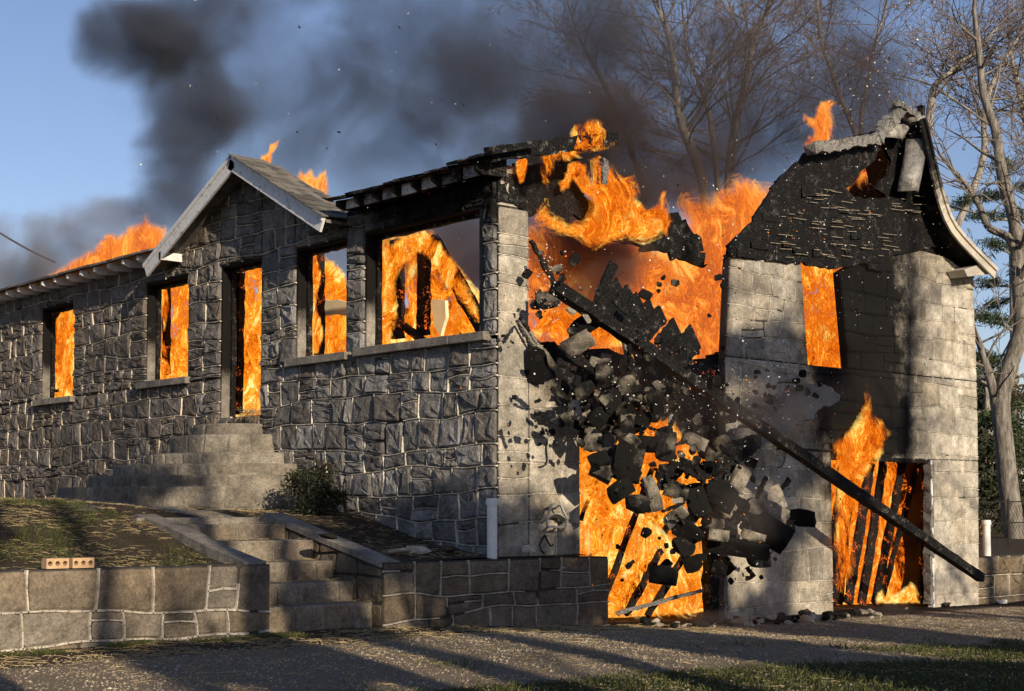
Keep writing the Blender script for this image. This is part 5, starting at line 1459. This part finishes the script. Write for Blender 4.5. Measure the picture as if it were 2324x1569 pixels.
def np_mesh(name, V, Fc, mat, parent=None, smooth=True):
    me = bpy.data.meshes.new(name)
    k = Fc.shape[1]
    me.vertices.add(len(V)); me.vertices.foreach_set('co', V.astype(np.float32).ravel())
    me.loops.add(Fc.size); me.loops.foreach_set('vertex_index', Fc.astype(np.int32).ravel())
    me.polygons.add(len(Fc)); me.polygons.foreach_set('loop_start', np.arange(0, Fc.size, k, dtype=np.int32))
    me.polygons.foreach_set('use_smooth', np.full(len(Fc), smooth))
    me.update(calc_edges=True); me.validate()
    me.materials.append(mat)
    o = bpy.data.objects.new(name, me); col.objects.link(o)
    if parent: o.parent = parent
    return o
def limb(segs, p, d, L, r, lev, rnd, maxlev, spread, up, twigr):
    n = max(3, int(L / (.42 if lev < 2 else .22)))
    d = d.normalized(); q = p.copy()
    for i in range(n):
        t = i / n
        a = r * (1 - .75 * t); b = r * (1 - .75 * (t + 1 / n))
        d = (d + Vector((rnd.gauss(0, .11), rnd.gauss(0, .11), rnd.gauss(0, .07) + up * .05))).normalized()
        e = q + d * (L / n)
        segs.append((tuple(q), tuple(e), max(a, twigr), max(b, twigr * .7)))
        q = e
        if lev < maxlev and t > .12 and rnd.random() < (.95 if lev < 2 else .85):
            for _ in range(1 if rnd.random() < .45 else 2):
                ax = Vector((rnd.gauss(0, 1), rnd.gauss(0, 1), rnd.gauss(0, .5))).normalized()
                nd = (d + ax * spread * rnd.uniform(.6, 1.15)).normalized()
                limb(segs, q, nd, L * rnd.uniform(.30, .58) * (1 - .35 * t), max(a * .48, twigr), lev + 1, rnd, maxlev, spread, up, twigr)
def bare_tree(label, stems, radii, seed, bark='bark_pale', twig='twig', maxlev=3, spread=.75, nb=9, blen=3.2, up=.5, twigr=.008, cat='tree', group=None, start=.25):
    rnd = random.Random(seed)
    base = Vector(stems[0][0])
    root = empty('bare_tree', base); tag(root, label, cat, group)
    trunk, br = [], []
    for st, r in zip(stems, radii):
        P = [Vector(p) - base for p in st]
        # smooth the stem
        S = []
        for i in range(len(P) - 1):
            p0, p1, p2, p3 = P[max(i - 1, 0)], P[i], P[i + 1], P[min(i + 2, len(P) - 1)]
            for k in range(4):
                t = k / 4
                S.append(.5 * ((2 * p1) + (p2 - p0) * t + (2 * p0 - 5 * p1 + 4 * p2 - p3) * t * t + (3 * p1 - p0 - 3 * p2 + p3) * t ** 3))
        S.append(P[-1])
        n = len(S) - 1
        for i in range(n):
            ra, rb = r * (1 - .72 * i / n), r * (1 - .72 * (i + 1) / n)
            trunk.append((tuple(S[i]), tuple(S[i + 1]), ra, rb))
        for b in range(nb):
            t = start + (1 - start) * (b + rnd.random()) / nb
            i = min(int(t * n), n - 1); p = S[i].lerp(S[i + 1], t * n - i); d = (S[i + 1] - S[i]).normalized()
            ax = Vector((rnd.gauss(0, 1), rnd.gauss(0, 1), rnd.gauss(0, .35))).normalized()
            limb(br, p, (d * .55 + ax * spread).normalized(), blen * rnd.uniform(.6, 1.15) * (1 - .45 * t), r * .30 * (1 - .5 * t), 1, rnd, maxlev, spread, up, twigr)
        limb(br, S[-1], (S[-1] - S[-2]).normalized(), blen * .7, r * .28, 1, rnd, maxlev, spread, up, twigr)
    V, Fc = seg_mesh(trunk, 9)
    np_mesh('trunk', V, Fc, M[bark], root)
    V, Fc = seg_mesh(br, 3)
    np_mesh('crown', V, Fc, M[twig], root)
    return root
def cB(x, y): return ((1200 + x / 1.937) * .9683, (0 + y / 1.937) * .9683)
def cR(x, y): return ((2150 + x / 2.24) * .9683, (y / 2.24) * .9683)
def cL(x, y): return ((2200 + x / 1.846) * .9683, (600 + y / 1.846) * .9683)
def st(conv, pts, dep, bend=0): return [atD(*conv(*p), dep + bend * i) for i, p in enumerate(pts)]
D1 = 44
bare_tree('tall bare tree with three pale stems rising behind the fallen roof',
          [st(cB, [(900, 1500), (885, 1100), (870, 840), (800, 640), (755, 500), (738, 320), (715, 170), (650, 10), (600, -120)], D1),
           st(cB, [(960, 1500), (945, 1000), (935, 840), (915, 650), (895, 520), (850, 380), (800, 250), (780, 100), (770, -60)], D1 + .6),
           st(cB, [(990, 1500), (985, 1000), (985, 800), (1008, 600), (1045, 440), (1075, 300), (1100, 190), (1150, 70), (1200, -60)], D1 + 1)], (.20, .12, .17), 3, 'bark_brown', 'twig', 4, .8, 26, 4.6)
bare_tree('slender bare tree half hidden in smoke behind the burnt verge',
          [st(cB, [(640, 1500), (600, 900), (560, 740), (470, 500), (400, 350), (330, 220), (280, 90), (240, -40)], D1 + 3)], (.12,), 8, 'bark_brown', 'twig', 4, .85, 32, 4.4, start=.35)
bare_tree('bare tree in smoke behind the charred gable',
          [st(cB, [(1640, 1500), (1600, 900), (1570, 640), (1500, 470), (1450, 320), (1400, 180), (1390, 40), (1360, -80)], D1 + 2), st(cB, [(1600, 900), (1585, 560), (1620, 360), (1650, 200), (1690, 60), (1720, -60)], D1 + 2)], (.12, .09), 12, 'bark_brown', 'twig', 4, .85, 26, 4.2, start=.35)
D2 = 33
bare_tree('large forked pale-barked tree standing beyond the pale house corner',
          [st(cL, [(345, 1330), (330, 1200), (300, 980), (285, 820), (270, 640), (300, 500), (355, 330), (352, 180)], D2) + st(cR, [(522, 1400), (530, 1290), (500, 1120), (455, 970), (432, 820), (412, 690), (385, 610), (345, 480), (330, 330), (310, 160)], D2),
           st(cL, [(300, 980), (275, 800), (245, 620), (205, 470), (165, 350), (110, 250)], D2),
           st(cR, [(528, 1380), (480, 1250), (375, 1195), (330, 1090), (265, 980), (180, 885), (110, 800)], D2),
           st(cR, [(535, 1480), (580, 1260), (600, 1100), (660, 980)], D2)], (.24, .16, .11, .09), 20, 'bark_pale', 'twig_pale', 4, .8, 16, 3.2, start=.4)
bare_tree('bare twiggy tree leaning in behind the swept rake',
          [st(cR, [(60, 1500), (50, 900), (80, 500), (150, 400), (230, 330), (330, 250), (430, 130)], D2 + 7), st(cR, [(62, 1500), (330, 900), (350, 620), (390, 450), (470, 300), (540, 180)], D2 + 7)], (.14, .11), 27, 'bark_brown', 'twig', 4, .85, 26, 3.6, start=.3)
bare_tree('bare tree with crossing limbs beyond the forked tree',
          [st(cR, [(620, 1500), (600, 1000), (580, 700), (540, 500), (500, 320), (480, 150)], D2 + 9), st(cR, [(622, 1500), (700, 900), (640, 640), (610, 420), (600, 260)], D2 + 9)], (.15, .13), 33, 'bark_brown', 'twig', 4, .85, 22, 3.8, start=.3)
def leaf_cloud(cs, n, size, rnd, flat=.35, slim=.45):
    """Leaf-sized faces spread through a set of ellipsoids (centre, radii)."""
    C = np.array([c[0] for c in cs]); Rr = np.array([c[1] for c in cs])
    g = np.random.RandomState(rnd)
    w = Rr.prod(axis=1) ** .8; idx = g.choice(len(cs), n, p=w / w.sum())
    v = g.normal(size=(n, 3)); v /= np.linalg.norm(v, axis=1, keepdims=True)
    rad = g.uniform(.25, 1, size=(n, 1)) ** .5
    P = C[idx] + v * rad * Rr[idx] * (1 + .25 * g.normal(size=(n, 1)))
    a = g.normal(size=(n, 3)); a /= np.linalg.norm(a, axis=1, keepdims=True)
    b = np.cross(a, g.normal(size=(n, 3))); b /= np.linalg.norm(b, axis=1, keepdims=True)
    s = size * g.uniform(.5, 1.5, size=(n, 1))
    V = np.stack([P - a * s, P + b * s * slim, P + a * s, P - b * s * slim], 1).reshape(-1, 3)
    Fc = (np.arange(n) * 4)[:, None] + np.arange(4)[None]
    return V, Fc
def pine(label, base_px, conv, dep, h, seed, n=9000, width=2.2):
    rnd = random.Random(seed)
    p = atD(*conv(*base_px), dep); p.z = .5
    root = empty('pine_tree', p); tag(root, label, 'tree', None)
    sg = [((0, 0, -.6), (0.1, 0, h * .5), .22, .14), ((0.1, 0, h * .5), (0, 0, h), .14, .03)]
    cl = []
    for i in range(26):
        z = h * (.22 + .76 * i / 26); L = width * (1.05 - .75 * i / 26) * rnd.uniform(.55, 1.1); a = rnd.uniform(0, 6.28)
        e = Vector((math.cos(a) * L, math.sin(a) * L, z + rnd.uniform(-.3, .35)))
        sg.append(((0, 0, z), tuple(e), .05, .015))
        for t in (.5, .75, 1.0): cl.append((tuple(Vector((0, 0, z)).lerp(e, t) + Vector((0, 0, .08))), (.38, .38, .17)))
    V, Fc = seg_mesh(sg, 6); np_mesh('trunk', V, Fc, M['bark_brown'], root)
    V, Fc = leaf_cloud(cl, n, .11, seed, slim=.12); np_mesh('crown', V, Fc, M['needles'], root, False)
    return root
pine('dark green pine close behind the pale house corner', (60, 900), cL, 40, 9.5, 4)
pine('taller green pine behind the forked pale tree', (330, 900), cL, 46, 12, 5, 11000, 2.6)
pine('low bushy pine at the foot of the forked tree', (210, 1000), cL, 38, 5.0, 6, 8000, 1.9)
for i, (px, dep, h, w, mt, lab) in enumerate([((120, 1130), 36, 2.2, 1.5, 'evergreen', 'dark evergreen shrub behind stepped pale stones'), ((330, 1100), 39, 2.8, 2.0, 'evergreen', 'taller dark evergreen shrub behind wire fence'), ((60, 1010), 42, 3.6, 1.4, 'shrub_brown', 'brown leafy shrub close behind house corner'), ((260, 980), 44, 4.2, 2.2, 'shrub_brown', 'brown thicket behind the forked tree trunk')]):
    p = atD(*cL(*px), dep); p.z = .9
    root = empty('evergreen_shrub', p); tag(root, lab, 'shrub')
    rnd = random.Random(i)
    cl = [((rnd.uniform(-w, w), rnd.uniform(-w, w) * .6, rnd.uniform(0, h)), (.5, .5, .42)) for _ in range(26)]
    V, Fc = leaf_cloud(cl, 7000, .07, 60 + i); np_mesh('foliage', V, Fc, M[mt], root, False)
    V, Fc = seg_mesh([((0, 0, -.6), c[0], .03, .01) for c in cl], 4); np_mesh('stem', V, Fc, M['twig'], root)
# far wood along the horizon to the right and behind
g = np.random.RandomState(9)
cl = [((x, 95 + g.uniform(-6, 6), g.uniform(0, 4.5)), (2.6, 2.0, 1.8)) for x in np.arange(20, 160, 2.2)]
V, Fc = leaf_cloud(cl, 22000, .45, 71); o = np_mesh('far_woods', V, Fc, M['shrub_brown'], None, False); o['kind'] = 'stuff'
# trees standing behind the photographer, between the sun and the house
def sun_tree(x, y, h, r, seed, lab, nb=11, blen=3.6, maxlev=3, lean=0):
    pts = [(x, y, -.1), (x + .1, y, h * .25), (x + .25 + lean * .4, y + .1, h * .5), (x + .1 + lean * .7, y + .2, h * .75), (x + .3 + lean, y, h)]
    bare_tree(lab, [[Vector(p) for p in pts]], (r,), seed, 'bark_brown', 'twig', maxlev, .85, nb, blen, twigr=.016, start=.22)
sun_tree(-1.9, -23, 13, .34, 101, 'bare tree shading the end wall from across the yard', 9, 3.4)
sun_tree(1.4, -27, 14, .34, 102, 'bare tree shading the gabled end from across the yard', 10, 3.6)
sun_tree(-8.4, -24, 12, .30, 103, 'bare tree shading the garden steps from across the yard', 9, 3.6)
sun_tree(5.2, -21, 11, .28, 104, 'bare tree shading the yard from across the yard', 12, 4.0)
sun_tree(-11.5, -27, 12, .3, 105, 'bare tree shading the lawn from across the yard', 13, 4.4)
def conifer_shade(x, y, h, lab, seed, n=5000, width=1.6):
    root = empty('conifer', (x, y, 0)); tag(root, lab, 'tree'); rnd = random.Random(seed)
    sg = [((0, 0, -.1), (0, 0, h), .2, .03)]; cl = []
    for i in range(22):
        z = h * (.2 + .78 * i / 22); L = width * (1.05 - .85 * i / 22) * rnd.uniform(.6, 1.1); a = rnd.uniform(0, 6.28); e = Vector((math.cos(a) * L, math.sin(a) * L, z))
        sg.append(((0, 0, z), tuple(e), .04, .01))
        for t in (.4, .7, 1.0): cl.append((tuple(Vector((0, 0, z)).lerp(e, t)), (.4, .4, .2)))
    V, Fc = seg_mesh(sg, 5); np_mesh('trunk', V, Fc, M['bark_brown'], root)
    V, Fc = leaf_cloud(cl, n, .16, seed, slim=.25); np_mesh('crown', V, Fc, M['needles'], root, False)
conifer_shade(-1.9, -13.5, 4.6, 'small conifer shading the garden wall from across the yard', 7)
conifer_shade(.9, -15, 4.2, 'small conifer shading the gravel from across the yard', 8)

def oak_shade(x, y, zc, R_, lab, seed, ncl=46, n=9000):
    root = empty('leafy_oak', (x, y, 0)); tag(root, lab, 'tree'); rnd = random.Random(seed)
    sg = [((0, 0, -.1), (0, 0, zc * .55), .26, .2), ((0, 0, zc * .55), (.1, .1, zc), .2, .1)]; cl = []
    for i in range(ncl):
        v = Vector((rnd.gauss(0, 1), rnd.gauss(0, 1), rnd.gauss(0, .8))).normalized() * R_ * rnd.uniform(.25, 1)
        e = Vector((0, 0, zc)) + v; cl.append((tuple(e), (.42, .42, .3)))
        sg.append(((0, 0, zc * rnd.uniform(.5, .9)), tuple(e), .05, .012))
    V, Fc = seg_mesh(sg, 5); np_mesh('trunk', V, Fc, M['bark_brown'], root)
    V, Fc = leaf_cloud(cl, n, .10, seed, slim=.5); np_mesh('crown', V, Fc, M['shrub_brown'], root, False)
def sun_at(T, t): return Vector(T) + SUN_TO * t
for i, (T, t, R_, ncl, lab) in enumerate([((5.0, 0, 2.7), 28, 1.7, 22, 'brown-leaved oak dappling the pale wall between garage openings'), ((.1, -.35, .55), 17, 1.15, 30, 'brown-leaved oak shading the low garden wall by the garage'), ((-1.0, 1.0, 1.0), 20, 1.1, 20, 'brown-leaved oak shading the dirt below the front wall'), ((7.0, -4.6, 0), 18, 1.6, 26, 'brown-leaved oak shading the grass from across the yard'), ((-.2, -3.2, 0), 17, 1.1, 22, 'brown-leaved oak shading the middle of the gravel'), ((3.6, -2.0, 0), 19, 1.1, 18, 'brown-leaved oak shading the gravel before the garages'), ((-4.6, -1.9, .1), 14, .7, 12, 'brown-leaved oak shading the ground below brick wall'), ((-5.5, 2.8, 1.4), 18, 1.1, 18, 'brown-leaved oak shading the lawn'), ((-2.6, -.3, .5), 16, .55, 6, 'brown-leaved oak dappling the garden steps'), ((-1.9, 5.6, 1.8), 24, .7, 7, 'brown-leaved oak dappling the entrance steps')]):
    c = sun_at(T, t); oak_shade(c.x, c.y, c.z, R_, lab, 300 + i, ncl, ncl * 210)
# ------------------------------------------------------------------ low plants and litter
bp = onX(706, 1140, -.62); bp.z = tz(bp.x, bp.y)
bush = empty('bush', bp); tag(bush, 'dark rounded bush with reddish tips beside entrance steps', 'bush')
rnd = random.Random(5)
cl = [((rnd.gauss(0, .14), rnd.gauss(0, .14), .08 + .5 * rnd.random() ** 1.2), (.15, .15, .12)) for _ in range(26)]
V, Fc = leaf_cloud(cl, 4200, .022, 5); np_mesh('foliage', V, Fc, M['evergreen'], bush, False)
V, Fc = leaf_cloud([((rnd.gauss(.1, .16), rnd.gauss(-.05, .12), rnd.uniform(.25, .62)), (.09, .09, .09)) for _ in range(6)], 90, .016, 6); np_mesh('red_leaves', V, Fc, M['red_leaf'], bush, False)
V, Fc = seg_mesh([((0, 0, -.05), c[0], .012, .005) for c in cl], 4); np_mesh('stem', V, Fc, M['twig'], bush)
dp = onX(577, 938, -.05)
tuft = empty('dry_plant', dp); tag(tuft, 'dry brown plant tuft hanging over the doorstep edge', 'plant')
sg = []
for i in range(90):
    a = Vector((rnd.uniform(-.12, .02), rnd.uniform(-.22, .22), rnd.uniform(0, .05))); b = a + Vector((rnd.uniform(-.12, .02), rnd.uniform(-.08, .08), rnd.uniform(-.16, .08)))
    sg.append((tuple(a), tuple(b), .004, .002))
V, Fc = seg_mesh(sg, 3)
M['straw'] = leaf_mat('dry_straw', (.16, .115, .055), (.48, .38, .21))
M['grass'] = leaf_mat('winter_grass', (.018, .026, .008), (.105, .115, .032))
M['pebble'] = stone_mat('gravel_stones', (.20, .165, .12), (.56, .49, .38), (.42, .32, .2), bscale=60, bstr=.4, bdist=.004)
np_mesh('stems', V, Fc, M['straw'], tuft)
def blades(name, pts, h, w, mat, seed, droop=.5):
    g = np.random.RandomState(seed); n = len(pts); P = np.array(pts)
    a = g.uniform(0, 6.28, n); dx = np.stack([np.cos(a), np.sin(a), 0 * a], 1); sx = np.stack([-np.sin(a), np.cos(a), 0 * a], 1)
    H = (h * g.uniform(.4, 1.4, n))[:, None]; lean = g.uniform(.1, droop, n)[:, None]
    up = np.array([[0, 0, 1.]])
    V = np.stack([P - sx * w, P + sx * w, P + up * H * .6 + dx * H * lean * .4 + sx * w * .6, P + up * H * .9 + dx * H * lean * 1.1], 1).reshape(-1, 3)
    Fc = (np.arange(n) * 4)[:, None] + np.arange(4)[None]
    o = np_mesh(name, V, Fc, M[mat], None, False); o['kind'] = 'stuff'; return o
def straws(name, pts, L, mat, seed, r=.0028):
    g = random.Random(seed); sg = []
    for p in pts:
        a = g.uniform(0, 6.28); l = L * g.uniform(.4, 1.5); p = Vector(p); q = p + Vector((math.cos(a) * l, math.sin(a) * l, g.uniform(-.003, .02)))
        m = p.lerp(q, .5) + Vector((g.uniform(-.02, .02), g.uniform(-.02, .02), g.uniform(.002, .015)))
        sg += [(tuple(p + Vector((0, 0, .004))), tuple(m), r, r), (tuple(m), tuple(q), r, r * .6)]
    V, Fc = seg_mesh(sg, 3); o = np_mesh(name, V, Fc, M[mat], None, False); o['kind'] = 'stuff'
g = random.Random(88)
def scat(n, x0, x1, y0, y1, zf, keep=None):
    out = []
    while len(out) < n:
        x, y = g.uniform(x0, x1), g.uniform(y0, y1)
        if keep is None or g.random() < keep(x, y): out.append((x, y, zf(x, y)))
    return out
nz = lambda x, y, s=1.6, o=0: .5 + mnoise.noise(Vector((x * s, y * s, o)))
def grass_keep(x, y): return sstep(.35, .65, gcol(x, y, 0)[1] + (nz(x, y, 1.3) - .5) * .8) * .9 + .015
blades('grass', scat(42000, -6, 9, -8.5, -3.0, gz, grass_keep), .045, .0032, 'grass', 1, .9)
blades('lawn_grass', scat(13000, -9, -3.45, -.2, 4.5, tz, lambda x, y: sstep(.45, .8, nz(x, y, 1.1, 5)) * .9 + .04), .038, .0035, 'grass', 2, .9)
blades('wall_foot_grass', scat(2500, -7, -3, -.75, -.40, gz, lambda x, y: sstep(.4, .8, nz(x, y, 2, 9))), .04, .003, 'grass', 3, .9)
straws('straw_litter', scat(1500, -7, 2.5, -1.6, -.42, gz, lambda x, y: nz(x, y, 1.5, 3)) + scat(1400, -6, 9, -6, -1, gz), .12, 'straw', 4)
straws('lawn_straw', scat(4200, -8.5, -3.4, -.2, 5.0, tz, lambda x, y: nz(x, y, 1.2, 4)) + scat(900, -1.7, -.1, -.1, 6, tz) + scat(300, -3.2, -1.9, 2.2, 5, tz), .11, 'straw', 5)
ss = []
for yf, zt in zip(ys_, zs_):
    for _ in range(45): ss.append((g.uniform(SX0, SX1), yf + g.uniform(.02, .3), zt + .006))
straws('step_straw', ss, .10, 'straw', 6)
# gravel stones
gp = scat(42000, -7, 10, -7.5, -.8, gz, lambda x, y: .15 + .85 * gcol(x, y, 0)[0])
gg = np.random.RandomState(4); n = len(gp)
P = np.array(gp); s = gg.uniform(.004, .013, (n, 1)) * (1 + .6 * (gg.rand(n, 1) > .96))
oc = np.array([[1, 0, 0], [0, 1, 0], [-1, 0, 0], [0, -1, 0], [0, 0, .75], [0, 0, -.5]])
V = (P[:, None, :] + oc[None] * s[:, None, :] * (1 + .35 * gg.normal(size=(n, 6, 1)))).reshape(-1, 3)
tri_ = np.array([[0, 1, 4], [1, 2, 4], [2, 3, 4], [3, 0, 4], [1, 0, 5], [2, 1, 5], [3, 2, 5], [0, 3, 5]])
Fc = ((np.arange(n) * 6)[:, None, None] + tri_[None]).reshape(-1, 3)
o = np_mesh('gravel', V, Fc, M['pebble'], None, False); o['kind'] = 'stuff'
ca = o.data.color_attributes.new('Col', 'FLOAT_COLOR', 'POINT'); cc = np.ones((n, 6, 4), np.float32); cc[:, :, 0] = gg.rand(n, 1); cc[:, :, 1] = gg.rand(n, 1) * .8; cc[:, :, 2] = .0; ca.data.foreach_set('color', cc.ravel())
# rubble already on the ground in front of the garages
rr2 = random.Random(61)
for i in range(90):
    x, y = (rr2.uniform(1.5, 5.6) if i % 3 else rr2.uniform(1.5, 9.6)), rr2.uniform(-.95, -.08)
    s = rr2.choice((.03, .04, .05, .07, .10, .13))
    pale = rr2.random() < .4
    o = chunk('rubble_piece', (x, y, gz(x, y) + s * .25), (s * rr2.uniform(1, 2), s, s * .8), (rr2.uniform(-.3, .3), rr2.uniform(-.3, .3), rr2.uniform(0, 3)), 'stone_end', 700 + i, (rr2.random(), .4, .1 if pale else .95), .55, .2, sub=2)
    tag(o, 'small pale rubble piece lying before the garage openings' if pale else 'small sooty rubble piece lying before the garage openings', 'rubble', 'pale rubble on the ground' if pale else 'sooty rubble on the ground')
